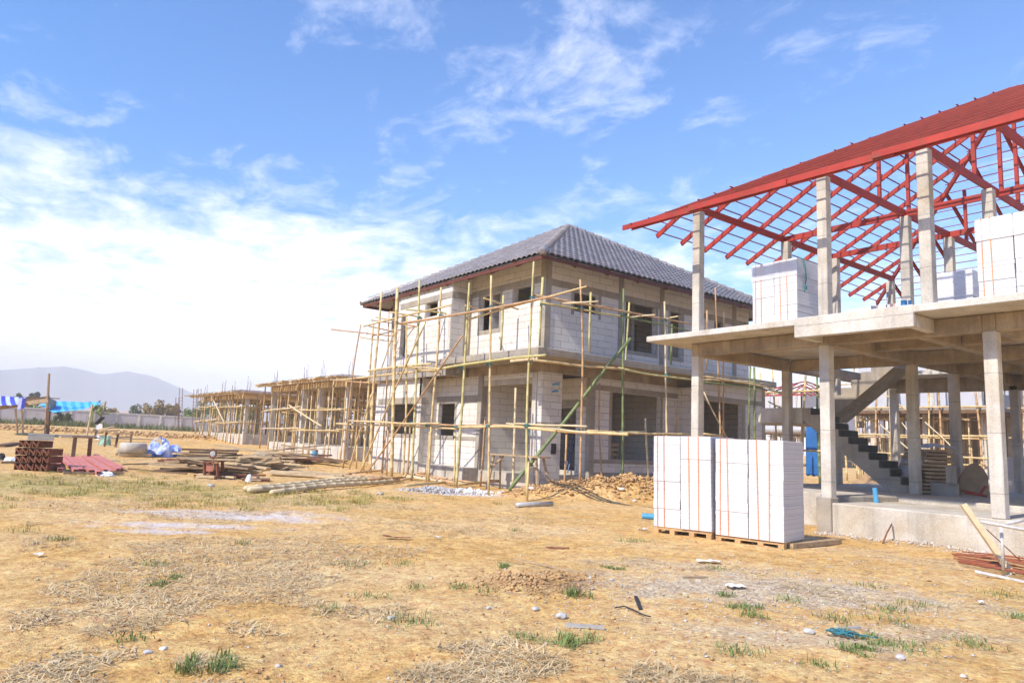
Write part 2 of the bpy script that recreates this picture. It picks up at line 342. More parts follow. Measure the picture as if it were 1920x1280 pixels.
# ------------------------------------------------------------------ ground: one sheet to the horizon
def build_ground():
    azc = 52.9
    ang = np.concatenate([np.linspace(azc-46, azc+46, 620), np.linspace(azc+46, azc+314, 61)[1:-1]])
    r = np.concatenate([np.linspace(.3, 2.8, 6), 3.0*np.exp(np.linspace(0, math.log(2000/3.0), 430))])
    A, R = np.meshgrid(np.radians(ang), r); X = R*np.cos(A); Y = R*np.sin(A); Z = G(X, Y)
    cl = 1-sm(14, 40, R)
    Z = Z + cl*(.022*(fbm(X*6, Y*6, 3)-.45) + .016*(fbm(X*19, Y*19, 2)-.4))
    na, nr = len(ang), len(r); vs = np.stack([X, Y, Z], -1).reshape(-1, 3)
    i = np.arange(nr-1)[:, None]*na; j = np.arange(na)[None]; j2 = (j+1) % na
    q = np.stack([i+j, i+na+j, i+na+j2, i+j2], -1).reshape(-1, 4)
    me = bpy.data.meshes.new('ground'); nv = len(vs); vs = np.vstack([vs, [[0,0,float(Z[0].mean())]]])
    me.vertices.add(nv+1); me.vertices.foreach_set('co', vs.ravel())
    tri = np.stack([np.full(na, nv), np.arange(na), (np.arange(na)+1) % na], -1)
    me.loops.add(q.size+tri.size); me.loops.foreach_set('vertex_index', np.concatenate([q.ravel(), tri.ravel()]))
    me.polygons.add(len(q)+na); me.polygons.foreach_set('loop_start', np.concatenate([np.arange(len(q))*4, len(q)*4+np.arange(na)*3]))
    me.polygons.foreach_set('use_smooth', np.ones(len(q)+na, bool)); me.update(calc_edges=True); me.validate()
    o = bpy.data.objects.new('ground', me); COL.objects.link(o); o['kind'] = 'structure'
    t = NT('site_soil'); P = t.xyz(t.pos)
    flat = t.vec(P[0], P[1], 0.)
    a = t.noise(.45, 5, rough=.6, vec=flat, dist=.4); b = t.noise(2.3, 6, rough=.66, vec=flat); c = t.noise(24, 5, rough=.7); d = t.noise(110, 3)
    col = t.ramp(b, [(.28, (.44,.245,.080)), (.5, (.63,.385,.135)), (.72, (.72,.475,.195))])
    col = t.mix(t.mr(a, .42, .62, 0., .5), col, (.70,.52,.29))
    st = t.noise(1.05, 6, rough=.7, vec=flat, dist=1.1); col = t.mix(t.mr(st, .50, .68, 0., .5), col, t.ramp(c, [(.35, (.34,.23,.11)), (.65, (.66,.49,.25))]))
    # patches: grey gravel, spilt cement, grassy strip, damp soil
    def patch(x, y, rx, ry, rotd=0., soft=.5):
        cs, sn = math.cos(math.radians(rotd)), math.sin(math.radians(rotd))
        dx = t.math('SUBTRACT', P[0], x); dy = t.math('SUBTRACT', P[1], y)
        u = t.math('DIVIDE', t.math('ADD', t.math('MULTIPLY', dx, cs), t.math('MULTIPLY', dy, sn)), rx)
        v = t.math('DIVIDE', t.math('SUBTRACT', t.math('MULTIPLY', dy, cs), t.math('MULTIPLY', dx, sn)), ry)
        rr = t.math('SQRT', t.math('ADD', t.math('MULTIPLY', u, u), t.math('MULTIPLY', v, v)))
        rr = t.math('ADD', rr, t.math('MULTIPLY', t.math('SUBTRACT', b, .5), 3.4)); return t.mr(rr, 1+soft*.5, 1-soft, 0., 1.)
    grav = t.ramp(c, [(.35, (.38,.32,.25)), (.55, (.56,.49,.40)), (.7, (.72,.66,.58))])
    for (px, py, rx, ry, ro, k) in ((1450,1110,1.9,.75,-35,.6),(1250,1060,1.2,.4,-50,.3),(1500,1195,1.0,.4,-40,.35),(1690,1045,1.8,.5,-80,.2),(980,1000,1.0,.5,0,.15),(1690,1180,.7,.25,-50,.35)):
        q = at(px, py, 2, 0); col = t.mix(t.math('MULTIPLY', patch(q.x, q.y, rx, ry, ro), k), col, grav)
    for (px, py, rx, ry, ro, k) in ((435,968,1.5,.45,-38,.9),(330,985,1.1,.35,-30,.8),(300,996,.5,.25,-30,.85),(500,965,1.3,.5,-30,.55),(370,957,.4,.15,-30,.6),(870,927,1.0,.4,-45,.8),(475,878,1.4,.5,-30,.6)):
        q = gp(px, py); col = t.mix(t.math('MULTIPLY', patch(q.x, q.y, rx, ry, ro, .7), k), col, (.66,.60,.57))
    for (px, py, rx, ry, ro, k) in ((130,905,5.0,1.5,-35,.55),(560,940,2.0,.7,-30,.35),(60,915,3.5,1.2,-35,.4)):
        q = gp(px, py); col = t.mix(t.math('MULTIPLY', patch(q.x, q.y, rx, ry, ro), k), col, t.ramp(c, [(.35,(.20,.17,.05)),(.65,(.42,.37,.12))]))
    q = at(1000, 1100, 2, 0); col = t.mix(t.math('MULTIPLY', patch(q.x, q.y, .5, .35, -20), .6), col, (.30,.16,.075))
    blot = t.noise(6.5, 5, rough=.7); col = t.mix(.7, col, t.ramp(blot, [(.3, (.22,.22,.22)), (.55, (.55,.55,.55)), (.75, (.72,.72,.72))]), 'OVERLAY')
    col = t.mix(.65, col, t.ramp(c, [(.3, (.2,.2,.2)), (.7, (.80,.80,.80))]), 'OVERLAY')
    col = t.mix(.35, col, t.ramp(d, [(.3, (.18,.18,.18)), (.65, (.74,.74,.74))]), 'OVERLAY')
    nb = t.bump(b, .6, .10); nb = t.bump(c, .8, .030, nb); nb = t.bump(d, .6, .008, nb)
    me.materials.append(t.fin(col, .96, nb, 0, .1)); return o
build_ground()
# distant mountains
def hills():
    mb = MB(); prof = [(-300,700),(-120,690),(0,692),(60,688),(120,685),(150,690),(190,700),(240,694),(290,704),(330,722),(380,742),(450,758),(560,775),(700,796)]
    m = NT('hill_forest_hazed'); mat = m.fin(m.ramp(m.noise(.004, 5), [(.3,(.10,.13,.19)),(.7,(.15,.19,.25))]), .95)  # forest colour with the blue of distance haze mixed in
    rows = 9; n = 90; V = []
    for j in range(rows):
        s = j/(rows-1); D = 1450+500*s; hh = math.sin(math.pi*min(.5+.5*s, 1)) if s > 0 else 1.
        for i in range(n):
            px = -300+1000*i/(n-1)
            k = next((a for a in range(len(prof)-1) if prof[a+1][0] >= px), len(prof)-2); a, b = prof[k], prof[k+1]; f = (px-a[0])/(b[0]-a[0]); py = a[1]+(b[1]-a[1])*f
            d = cf*FP+cr*(px-960)-cu*(py-640); h = np.hypot(d[0], d[1]); top = CAMZ+1750*d[2]/h
            s2 = s*2; prof_h = s2 if s2 < 1 else 2-s2
            z = (top)*(.5-.5*math.cos(math.pi*prof_h))*(1 if s==.5 else .9+.25*float(vnoise(i*.7, j*1.3))) - 2
            V.append((d[0]/h*(1400+700*s), d[1]/h*(1400+700*s), z))
    F = [(j*n+i, j*n+i+1, (j+1)*n+i+1, (j+1)*n+i) for j in range(rows-1) for i in range(n-1)]
    mb.add(V, F); o = mb.build('hills', mat, smooth=True); o['kind'] = 'structure'
hills()
def haze():
    mb = MB().box(-2300, 2300, -2300, 2300, -2.2, 150); m = bpy.data.materials.new('haze_air'); m.use_nodes = True; nt = m.node_tree
    nt.nodes.remove(nt.nodes['Principled BSDF']); v = nt.nodes.new('ShaderNodeVolumePrincipled'); v.inputs['Density'].default_value = HAZE
    v.inputs['Color'].default_value = (.97,.97,.98,1); v.inputs['Anisotropy'].default_value = -.5
    nt.links.new(v.outputs[0], nt.nodes['Material Output'].inputs['Volume']); o = mb.build('haze', m); o['kind'] = 'stuff'; o['label'] = 'pale bluish haze thickening towards the far mountains'
HAZE = .0010
haze()
# ------------------------------------------------------------------ helpers for structures
def rp(a, b): return random.uniform(a, b)
def hip_frame(parent, x0, x1, y0, y1, z, slope, bat=.27, raf=.95, detail=True, mats=None, cols=None):
    """hipped steel roof skeleton: eave beams, hips, rafters, battens, tie beams and posts"""
    mr_, mb_ = mats or (M['red'], M['redbat'])
    ax, ay = (x0+x1)/2, (y0+y1)/2; h = min(ax-x0, ay-y0); ap = Vector((ax, ay, z+slope*h))
    e = MB(); r = z
    for p, q in (((x0,y0,r),(x0,y1,r)),((x0,y1,r),(x1,y1,r)),((x1,y1,r),(x1,y0,r)),((x1,y0,r),(x0,y0,r))): pass
    roof = MB(); roof.beam((x0+.05,y0,z-.05),(x0+.05,y1,z-.05),.05,.12)
    root = roof.build('roof_frame', mr_, parent)
    def sub(mb, name, m=mr_): return mb.build(name, m, root)
    kx = (ax-x0)/h; ky = (ay-y0)/h
    cs = [(x0,y0),(x0,y1),(x1,y1),(x1,y0)]
    for c in cs: sub(MB().channel((c[0],c[1],z-.07), ap-Vector((0,0,.07)), .06, .13), 'hip_rafter')
    # rafters and battens; each slope: origin side
    def P(side, u, v):   # v = horizontal distance from the eave, u along it
        return {0:(x0+v*kx, u, z+slope*v), 1:(u, y1-v*ky, z+slope*v), 2:(x1-v*kx, u, z+slope*v), 3:(u, y0+v*ky, z+slope*v)}[side]
    for side in range(4):
        a, b = (y0, y1) if side in (0, 2) else (x0, x1); k = ky if side in (0, 2) else kx
        n = max(2, round((b-a)/raf)); 
        for i in range(1, n):
            u = a+(b-a)*i/n; v = min(u-a, b-u)/k
            if v < .3: continue
            p = Vector(P(side, u, 0)); q = Vector(P(side, u, min(v, h)))
            o = Vector((0,0,-.085)); sub(MB().channel(p+o, q+o, .05, .11), 'rafter')
        v = .04; j = 0
        while v < h-.1:
            jit = (rp(-.12,.03), rp(-.03,.12)) if detail else (0,0)
            p = Vector(P(side, a+v*k-.02+jit[0], v)); q = Vector(P(side, b-v*k+.02+jit[1], v))
            sub(MB().beam(p, q, .030, (.013 if j%2 else .018) if detail else .04), 'batten', mb_ if (j%2 == 0 or not detail) else M['redbat2']); v += bat; j += 1  # alternating batten tones stand for the shaded gaps between rows
    if cols:
        xs, ys, zt = cols
        for y in ys: sub(MB().beam((xs[0]-.0,y,zt+.08),(xs[-1]+.2,y,zt+.08),.055,.16), 'tie_beam')
        for x in xs[1:-1]: sub(MB().beam((x+.1,ys[0],zt+.08),(x+.1,ys[-1],zt+.08),.055,.15), 'cross_beam')
        for y in ys[1:]:
            for x in (xs[1]-1.1, xs[1]+.3, xs[1]+1.25, xs[2]+1.2):
                top = z+slope*min(x-x0, x1-x, (y1-y)/1, (y-y0)/1)-.16
                if top > zt+.35: sub(MB().beam((x,y,zt+.16),(x,y,top),.07,.07), 'post')
    # segmented fascia along the near eave
    n = 6
    for i in range(n):
        ya = y1-(y1-y0)*i/n+.25; yb = y1-(y1-y0)*(i+1)/n-.1
        sub(MB().beam((x0-.01-.03*(i%2),max(ya-0,y0),z-.02),(x0-.01-.03*(i%2),max(yb,y0),z-.05),.03,.12), 'fascia_channel')
    return root
# ------------------------------------------------------------------ house of columns and slabs with the red roof skeleton
H = thing('concrete_frame_house', 'unfinished house of bare concrete columns and slabs under a red steel roof skeleton', 'house', (17.9, 5.9, 0))
XS = [13.04, 16.6, 18.95, 22.6]
def column(mats, x, y, z0, z1, w=.2, name='column', parent=H):
    mb = MB(); mb.box(x, x+w, y-w, y, z0, z1); return mb.build(name, mats, parent, bevel=.012)
f = MB(); f.prism([(13.04,1.25),(15.3,1.25),(15.3,7.17),(13.04,7.17)], -.6, .545)
f.build('terrace_plinth', M['conc'], H, bevel=.02)
f = MB(); f.prism([(14.1,10.64),(14.1,7.85),(15.303,7.1),(15.303,1.25),(22.8,1.25),(22.8,10.64)], -.6, .655); f.build('floor_slab', M['conc'], H, bevel=.02)
f = MB(); f.prism([(13.95,7.9),(15.32,7.06),(15.28,6.98),(13.7,7.25),(13.6,7.45)], .3, .655); f.build('curb', M['conc_grey'], H, bevel=.02)
f = MB(); f.box(12.98, 13.27, 7.15, 7.44, -.5, .64); f.build('pier', M['conc_grey'], H, bevel=.015)
for (x, y) in ((13.04,10.44),(13.04,7.37),(13.04,4.55),(16.65,10.44),(16.75,7.42),(18.98,7.42),(22.6,10.5),(18.98,10.4),(19.45,5.45),(22.6,4.4),(22.6,7.3)):
    column(M['conc_light'] if x < 14 else M['conc'], x, y, (.545 if y < 5 else 0) if x < 14 else .655, 3.52)
for (x, y) in ((13.04,10.44),(13.04,7.37),(13.06,5.48),(16.6,10.39),(16.6,7.38),(16.0,5.48),(18.95,7.38),(22.6,10.5),(18.98,10.35),(19.0,4.2),(22.6,7.2),(22.6,4.2)):
    column(M['conc'], x, y, 3.94, 6.93)
# beams under the slab
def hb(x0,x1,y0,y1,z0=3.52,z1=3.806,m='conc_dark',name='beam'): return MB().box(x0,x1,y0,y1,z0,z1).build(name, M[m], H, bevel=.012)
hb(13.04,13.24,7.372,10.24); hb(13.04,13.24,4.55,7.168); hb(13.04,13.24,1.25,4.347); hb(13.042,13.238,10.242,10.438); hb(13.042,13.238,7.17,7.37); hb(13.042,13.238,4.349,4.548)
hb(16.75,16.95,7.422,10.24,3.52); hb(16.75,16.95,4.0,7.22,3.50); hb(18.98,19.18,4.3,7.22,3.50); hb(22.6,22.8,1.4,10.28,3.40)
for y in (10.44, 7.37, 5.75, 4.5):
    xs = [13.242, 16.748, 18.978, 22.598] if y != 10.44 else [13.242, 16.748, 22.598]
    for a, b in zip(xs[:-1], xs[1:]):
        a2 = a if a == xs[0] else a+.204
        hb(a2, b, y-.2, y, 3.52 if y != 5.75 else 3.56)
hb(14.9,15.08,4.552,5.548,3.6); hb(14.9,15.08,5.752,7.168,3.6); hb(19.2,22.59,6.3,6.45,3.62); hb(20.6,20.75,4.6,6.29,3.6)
# floor slab of the upper storey (stairwell left open)
f = MB(); f.box(12.25,16.9,7.374,11.1,3.81,3.935); f.build('upper_slab', M['conc_light'], H, bevel=.012)
f = MB(); f.box(12.255,23.4,.7,7.37,3.81,3.935); f.build('upper_slab', M['conc_light'], H, bevel=.012)
f = MB(); f.box(21.6,23.4,7.374,11.1,3.81,3.935); f.build('upper_slab', M['conc_light'], H, bevel=.012)
f = MB(); f.box(12.235,12.37,5.26,7.40,3.57,3.945); f.box(12.372,13.036,5.26,5.39,3.57,3.806); f.box(12.372,13.036,7.27,7.40,3.57,3.806); f.build('balcony_upstand', M['conc_light'], H, bevel=.012)
# stair: lower flight climbs towards +y, landing, upper flight back over it
def flight(x0, x1, ys, dy, z0, dz, n, name, mat, rm):
    mb = MB(); prof = []
    for i in range(n): prof += [(ys+dy*i, z0+dz*i), (ys+dy*i, z0+dz*(i+1))]
    ye, ze = ys+dy*n, z0+dz*n; prof += [(ye, ze), (ye, ze-.30), (ys+dy*.55, z0-.30+.17*0), (ys, z0)]
    prof = prof[:-1] if z0 < .8 else prof
    k = len(prof); vs = [(x0,y,z) for y,z in prof]+[(x1,y,z) for y,z in prof]
    mb.add(vs, [tuple(range(k)), tuple(reversed(range(k,2*k)))]+[(i,(i+1)%k,k+(i+1)%k,k+i) for i in range(k)])
    o = mb.build(name, mat, H)
    for i in range(n):
        y = ys+dy*i; s = -1 if dy > 0 else 1
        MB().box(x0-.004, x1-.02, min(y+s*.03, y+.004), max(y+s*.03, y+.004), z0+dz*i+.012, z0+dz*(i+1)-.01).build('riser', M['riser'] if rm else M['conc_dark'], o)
    return o
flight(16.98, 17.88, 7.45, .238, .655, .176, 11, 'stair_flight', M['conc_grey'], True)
MB().box(16.98, 19.0, 10.07, 11.35, 2.2, 2.60).build('stair_landing', M['conc_light'], H, bevel=.012)
flight(17.98, 18.9, 10.06, -.262, 2.60, .19, 7, 'stair_flight', M['conc_grey'], False)
root = hip_frame(H, 11.98, 23.86, -.48, 11.4, 6.59, .545, cols=([13.04,16.6,18.95,22.6],[4.2,5.4,7.28,10.34],6.93))
# blockwork and pipe ends that belong to the structure
MB().box(16.98+.2, 17.25, 6.6, 7.15, .656, .93).box(16.99, 17.2, 6.62, 6.75, .93, 1.32).build('block_stub', M['conc_grey'], H)
# ------------------------------------------------------------------ tiled hip roof
def tile_roof(parent, x0, x1, y0, y1, z, slope, sides=(0,1,2,3), pitch=.235, course=.33, sub=6):
    ax, ay = (x0+x1)/2, (y0+y1)/2; h = ax-x0; ky = (ay-y0)/h
    mb = MB(); ct = math.sqrt(1+slope*slope); nc = int(h*ct/course)+1
    def P(side, u, v, o):
        k = 1 if side in (0,2) else ky; zz = z+slope*v+o
        return {0:(x0+v,u,zz),2:(x1-v,u,zz),1:(u,y1-v*ky,zz),3:(u,y0+v*ky,zz)}[side]
    for side in sides:
        a, b = (y0, y1) if side in (0,2) else (x0, x1); k = ky if side in (0,2) else 1
        st = pitch/sub; n = int((b-a)/st)
        for c in range(nc):
            v0 = c*course/ct; v1 = min((c+1)*course/ct, h)
            if v0 >= h: break
            V = []; us = [a+(b-a)*i/n for i in range(n+1)]
            i0 = max(0, int((v0*k)/st)-1); i1 = min(n, n-int((v0*k)/st)+1)
            for i in range(i0, i1+1):
                ph = (us[i]-a)/pitch*2*math.pi; o = .030*(abs(math.sin(ph/2)))**.8*1.9
                ua = min(max(us[i], a+v0*k), b-v0*k); ub = min(max(us[i], a+v1*k), b-v1*k)
                V += [P(side, ua, v0, o-.014), P(side, ua, v0, o+.044), P(side, ub, v1, o*.9-.006)]
            m = i1-i0+1; F = []
            for i in range(m-1):
                p, q = 3*i, 3*(i+1)
                F += [(p,q,q+1,p+1), (p+1,q+1,q+2,p+2)] if side in (0,1) else [(p+1,q+1,q,p), (p+2,q+2,q+1,p+1)]
            mb.add(V, F)
    roof = mb.build('roof', M['tile'], parent)
    ap = Vector((ax, ay, z+slope*h))
    for c in ((x0,y0),(x0,y1),(x1,y1),(x1,y0)):
        p = Vector((c[0],c[1],z+.03)); d = ap-p; n = int(d.length/.33); pts = []; rad = []
        for i in range(n):
            pts += [p+d*(i/n), p+d*((i+.93)/n)]; rad += [.135, .095]
        rad[0] = .07; pts[0] = pts[0]-d.normalized()*.05; pts[1] = p+d*.25/d.length*.3; rad[1] = .135
        s = MB().tube(pts, rad, 10); o = s.build('ridge_cap', M['tile'], roof, smooth=False)
        MB().beam(p+d*.005-Vector((0,0,.02)), ap-Vector((0,0,.03)), .21, .05).build('mortar_bed', M['mortar'], roof)
    # boarding under the tiles, fascia and rafter tails
    u = MB(); zz = -.045
    e = [(x0+.03,y0+.03,z+zz),(x1-.03,y0+.03,z+zz),(x1-.03,y1-.03,z+zz),(x0+.03,y1-.03,z+zz),(ax,ay,z+slope*h+zz)]
    u.add(e, [(1,0,4),(2,1,4),(3,2,4),(0,3,4)]); u.build('underlay', M['mortar'], roof)
    for (p, q) in (((x0+.06,y0+.06),(x0+.06,y1-.06)),((x0+.06,y0+.06),(x1-.06,y0+.06)),((x1-.06,y0+.06),(x1-.06,y1-.06)),((x0+.06,y1-.06),(x1-.06,y1-.06))):
        MB().beam((*p,z-.10),(*q,z-.10),.03,.10).build('fascia', M['rededge'], roof)
    n = 9
    for i in range(1, n):
        y = y0+(y1-y0)*i/n; x = x0+(x1-x0)*i/n
        for p, q in (((x0+.05,y,z-.11),(x0+1.0,y,z-.11+slope*.95)),((x,y0+.05,z-.11),(x,y0+1.0,z-.11+slope*.95)),((x,y1-.05,z-.11),(x,y1-1.0,z-.11+slope*.95))):
            MB().beam(p, q, .06, .17).build('rafter_tail', M['rededge'], roof)
    return roof
# ------------------------------------------------------------------ block house
B = thing('block_house', 'two storey house of white aerated blocks with a dark tiled hip roof, wrapped in bamboo', 'house', (18, 20.4, 0))
def bw(*a, holes=(), name='wall', m='block', extra=None):
    mb = MB(); wall(mb, *a, holes=holes)
    return mb.build(name, M[m], B)
def bx_(x0,x1,y0,y1,z0,z1,m='conc_grey',name='column',bev=.008): return MB().box(x0,x1,y0,y1,z0,z1).build(name, M[m], B, bevel=bev)
# ground floor -------------------------------------------------
bx_(13.0,14.95,15.9,18.66,-.5,.50,'conc','porch_floor'); bx_(14.953,22.8,15.76,25.0,-.5,.62,'conc','floor_slab'); bx_(12.45,14.95,18.70,24.55,-.5,.56,'conc','floor_slab')
bw(0,13.04,.16,18.95,21.4,.5,3.45, holes=[(20.26,21.30,1.53,2.61)])
bx_(13.02,13.22,18.67,18.93,-.4,3.45,'conc_grey'); bx_(13.025,13.2,18.935,21.398,2.62,2.85,'conc_grey','lintel'); bx_(13.02,13.19,18.935,21.398,-.5,.53,'conc','plinth')
bx_(13.024,13.19,20.14,20.255,1.42,2.61,'conc_grey','window_frame'); bx_(13.024,13.19,18.94,21.396,1.40,1.525,'conc_grey','window_sill')
# ground bay
bw(0,12.40,.16,21.42,24.60,.55,3.45, holes=[(21.75,23.72,1.53,2.58)]); bw(1,21.40,.16,12.40,13.04,.0,3.45)
bx_(12.385,12.57,21.385,24.6,2.585,2.80,'conc_grey','lintel'); bx_(12.38,12.57,21.38,24.62,-.5,.6,'conc','plinth'); bx_(12.385,12.57,21.6,23.8,1.41,1.525,'conc_grey','window_sill')
bx_(12.395,12.57,21.393,21.56,.6,2.58,'conc_light','column')
bx_(12.39,12.57,21.9-.25,21.748,1.53,2.58,'conc_grey','window_frame'); bx_(12.39,12.57,23.722,23.84,1.53,2.58,'conc_grey','window_frame')
bw(1,24.62,.16,12.4,22.8,.0,3.45, holes=[(20.2,22.3,.9,2.9)])
# porch
bw(1,18.67,.16,13.222,14.95,.5,3.45); bw(0,14.95,.16,15.9,18.66,.5,3.45, holes=[(16.35,17.55,.5,2.55)])
bx_(14.94,15.1,15.91,18.66,2.56,2.78,'conc_grey','lintel'); bx_(14.935,15.09,17.552,17.72,.5,2.555,'conc_grey','door_frame')
bx_(14.93,15.13,15.70,15.90,-.4,3.45,'conc_grey')
# corner pillar: brick shaft with a concrete column behind it
MB().box(13.04,13.80,15.72,15.95,.05,3.45).build('brick_pillar', M['block'], B, bevel=.006)
bx_(13.035,13.81,15.71,15.96,1.92,2.02,'conc_grey','pillar_band'); bx_(13.02,13.22,15.955,16.16,-.3,3.45,'conc_light')
bx_(13.05,13.2,16.162,18.668,3.13,3.30,'conc','lintel'); MB().box(13.06,13.19,16.162,18.668,3.302,3.449).build('brick_course', M['block'], B)
# right facade, ground floor
Y0 = 15.72
bw(1,Y0,.16,15.10,18.94,.4,3.45, holes=[(15.86,18.08,1.01,3.08)])
bx_(15.1,18.938,Y0-.02,Y0+.1,-.5,.62,'conc_grey','plinth'); bx_(15.1,18.938,Y0-.012,Y0+.14,3.085,3.25,'conc_grey','lintel'); bx_(15.1,18.2,Y0-.012,Y0+.14,.885,1.005,'conc_grey','window_sill')
bx_(15.74,15.857,Y0-.01,Y0+.14,1.01,3.08,'conc_grey','window_frame'); bx_(18.082,18.20,Y0-.01,Y0+.14,1.01,3.08,'conc_grey','window_frame')
Y1 = 14.95
wx0 = at(1320,780,1,Y1).x; wx1 = at(1391,780,1,Y1).x
bw(1,Y1,.16,18.94,22.6,.0,3.70, holes=[(wx0,wx1,.62,3.05)]); bw(0,18.94,.16,Y1+.162,Y0,.0,3.45)
bx_(18.935,22.6,Y1-.012,Y1+.14,3.055,3.22,'conc_grey','lintel'); bx_(wx1+.002,wx1+.2,Y1-.01,Y1+.14,.3,3.05,'conc_grey','door_frame'); bx_(22.605,22.8,Y1-.01,Y1+.2,-.3,3.7,'conc_grey')
bx_(18.92,22.6,Y1-.02,Y1+.14,-.5,.5,'conc_grey','plinth')
bw(0,22.64,.16,Y1+.2,24.6,.0,3.70, holes=[(22.0,24.0,1.0,2.8)])
bw(0,17.6,.14,19.2,24.6,.62,3.7); bw(1,19.0,.14,15.12,18.9,.62,3.7, holes=[(15.6,16.4,.62,2.7)]); bw(0,18.9,.14,15.9,24.6,.62,3.7)
# slab between the storeys, with edge beams
bx_(11.87,22.9,14.54,19.6,3.74,3.93,'conc_grey','upper_slab'); bx_(12.2,22.9,19.602,25.15,3.74,3.93,'conc_grey','upper_slab')
for a in ((13.03,13.21,15.955,21.4),(13.815,18.93,15.725,15.9)): bx_(a[0],a[1],a[2],a[3],3.452,3.737,'conc_dark','beam')
bx_(12.2,12.36,19.59,25.15,3.45,3.738,'conc_grey','beam'); bx_(12.362,13.02,19.59,19.75,3.45,3.738,'conc_grey','beam'); bx_(13.03,13.8,15.715,15.95,3.452,3.737,'conc_dark','beam')
MB().box(11.868,11.9,14.56,15.75,3.60,3.74).build('formwork_board', M['woodpale'], B)
# upper floor --------------------------------------------------
ZB, ZT = 3.932, 6.92
bw(0,13.04,.16,15.955,19.58,ZB,ZT, holes=[(16.36,17.23,5.60,6.085),(17.98,19.05,4.93,6.085)])
bx_(13.03,13.2,15.957,19.54,6.09,6.30,'conc_grey','lintel'); 
for a in ((17.232,17.33,5.5,6.088),(17.88,17.978,4.8,6.088),(19.052,19.16,4.83,6.088),(16.26,16.358,5.5,6.088)): bx_(13.032,13.2,a[0],a[1],a[2],a[3],'conc_grey','window_frame')
bx_(13.033,13.2,17.88,19.16,4.80,4.928,'conc_grey','window_sill')
bx_(13.02,13.24,15.70,15.95,ZB,ZT,'conc_grey'); 
# upper bay
bw(0,12.25,.16,19.57,23.05,ZB,6.62, holes=[(20.43,21.17,5.51,6.0),(22.50,22.93,4.25,5.80)]); bw(1,19.55,.16,12.27,13.035,ZB,6.75)
bx_(12.235,12.4,19.56,23.04,6.01,6.22,'conc_grey','lintel'); bx_(12.24,12.4,19.555,19.70,ZB,6.0,'conc_light','column'); bx_(12.24,12.4,21.172,21.27,5.4,6.005,'conc_grey','window_frame')
bx_(12.245,13.03,19.535,19.56,6.01,6.22,'conc_grey','lintel'); bx_(12.75,13.02,19.538,19.56,ZB,6.0,'conc_grey','column')
bw(1,23.05,.16,12.27,13.04,ZB,6.7); bw(0,13.04,.16,23.2,25.1,ZB,ZT, holes=[(23.9,24.5,4.9,6.0)]); bx_(13.02,13.22,24.98,25.16,ZB,ZT,'conc_grey')
bw(1,25.02,.16,13.22,22.8,ZB,ZT)
# right facade, upper floor
bw(1,Y0,.16,13.242,22.95,ZB,ZT, holes=[(14.16,15.17,5.38,5.97),(16.36,17.79,4.46,6.0),(18.54,19.12,4.47,6.0),(20.9,21.45,4.9,6.0)])
bx_(13.242,22.95,Y0-.012,Y0+.14,6.003,6.20,'conc_grey','lintel')
for x in (16.04, 17.98, 21.95): bx_(x,x+.22,Y0-.022,Y0+.16,ZB,ZT,'conc_grey')
for a in ((14.04,14.158,5.25,6.0),(15.172,15.28,5.25,6.0),(18.42,18.538,4.4,6.0),(19.122,19.23,4.4,6.0),(17.792,17.9,4.4,6.0)): bx_(a[0],a[1],Y0-.012,Y0+.14,a[2],a[3],'conc_grey','window_frame')
for a in ((16.262,17.9,4.34,4.458),(18.42,19.23,4.34,4.468)): bx_(a[0],a[1],Y0-.014,Y0+.14,a[2],a[3],'conc_grey','window_sill')
bw(0,22.8,.16,15.9,25.0,ZB,ZT, holes=[(17,18.2,4.9,6.0),(20,22,4.9,6.0)])
bw(0,17.9,.14,16.9,25.0,ZB,ZT, holes=[(18.2,19.1,ZB,6.0)]); bw(1,18.6,.14,13.21,22.8,ZB,ZT, holes=[(14.5,15.4,ZB,6.0),(19,20,ZB,6.0)])
roofB = tile_roof(B, 12.1, 23.9, 14.8, 26.1, 6.6, .555)
# small fittings on the corner pillar
MB().tube([(13.42,15.70,3.10),(13.42,15.60,3.12),(13.55,15.58,3.12)], .03, 8).tube([(13.42,15.70,2.90),(13.42,15.60,2.92),(13.52,15.58,2.92)], .03, 8).build('pipe_stub', M['bluepipe'], B)
MB().box(13.44,13.62,15.695,15.718,1.12,1.42).build('meter_box', M['black'], B)
# ------------------------------------------------------------------ bamboo scaffold
def bamboo(mb, p, q, r=.045, bend=.05, n=8):
    p = Vector(p); q = Vector(q); d = q-p; L = d.length; k = max(2, int(L/.38)); pts = []; rad = []
    up = Vector((rp(-1,1), rp(-1,1), rp(-1,1))); side = d.cross(up).normalized() if L > 0 else up
    bd = rp(-bend, bend)*L*.35; tap = rp(.72, .92); ph = rp(0, 6)
    for i in range(k+1):
        t = i/k; o = side*bd*math.sin(math.pi*t) + side*math.sin(ph+t*9)*.008*L*.3; c = p+d*t+o; rr = r*(1-(1-tap)*t)
        if i in (0, k): pts.append(c); rad.append(rr)
        else:
            e = d.normalized()*.014
            pts += [c-e*1.6, c, c+e*1.6]; rad += [rr, rr*1.26, rr*.97]
    return mb.tube(pts, rad, n)
S = thing('bamboo_scaffold', 'bamboo pole scaffold lashed around the white block house', 'scaffold', (12.4, 16.5, 0))
NPOLE = [0]
def pole(px0, py0, px1, py1, ax, v0, v1=None, r=.045, m=0, ground=False, parent=None, name='bamboo_pole'):
    a = at(px0, py0, ax, v0); b = at(px1, py1, ax, v0 if v1 is None else v1)
    if ground:
        lo = a if a.z < b.z else b; hi = b if a.z < b.z else a
        t = hi-lo; g = g1(lo.x, lo.y)-.08
        if abs(t.z) > .5: k = (g-lo.z)/t.z; lo = lo+t*k; a, b = lo, hi
    mb = bamboo(MB(), a, b, r*.82); NPOLE[0] += 1
    return mb.build(name, M['bam'][m], parent or S, smooth=True)
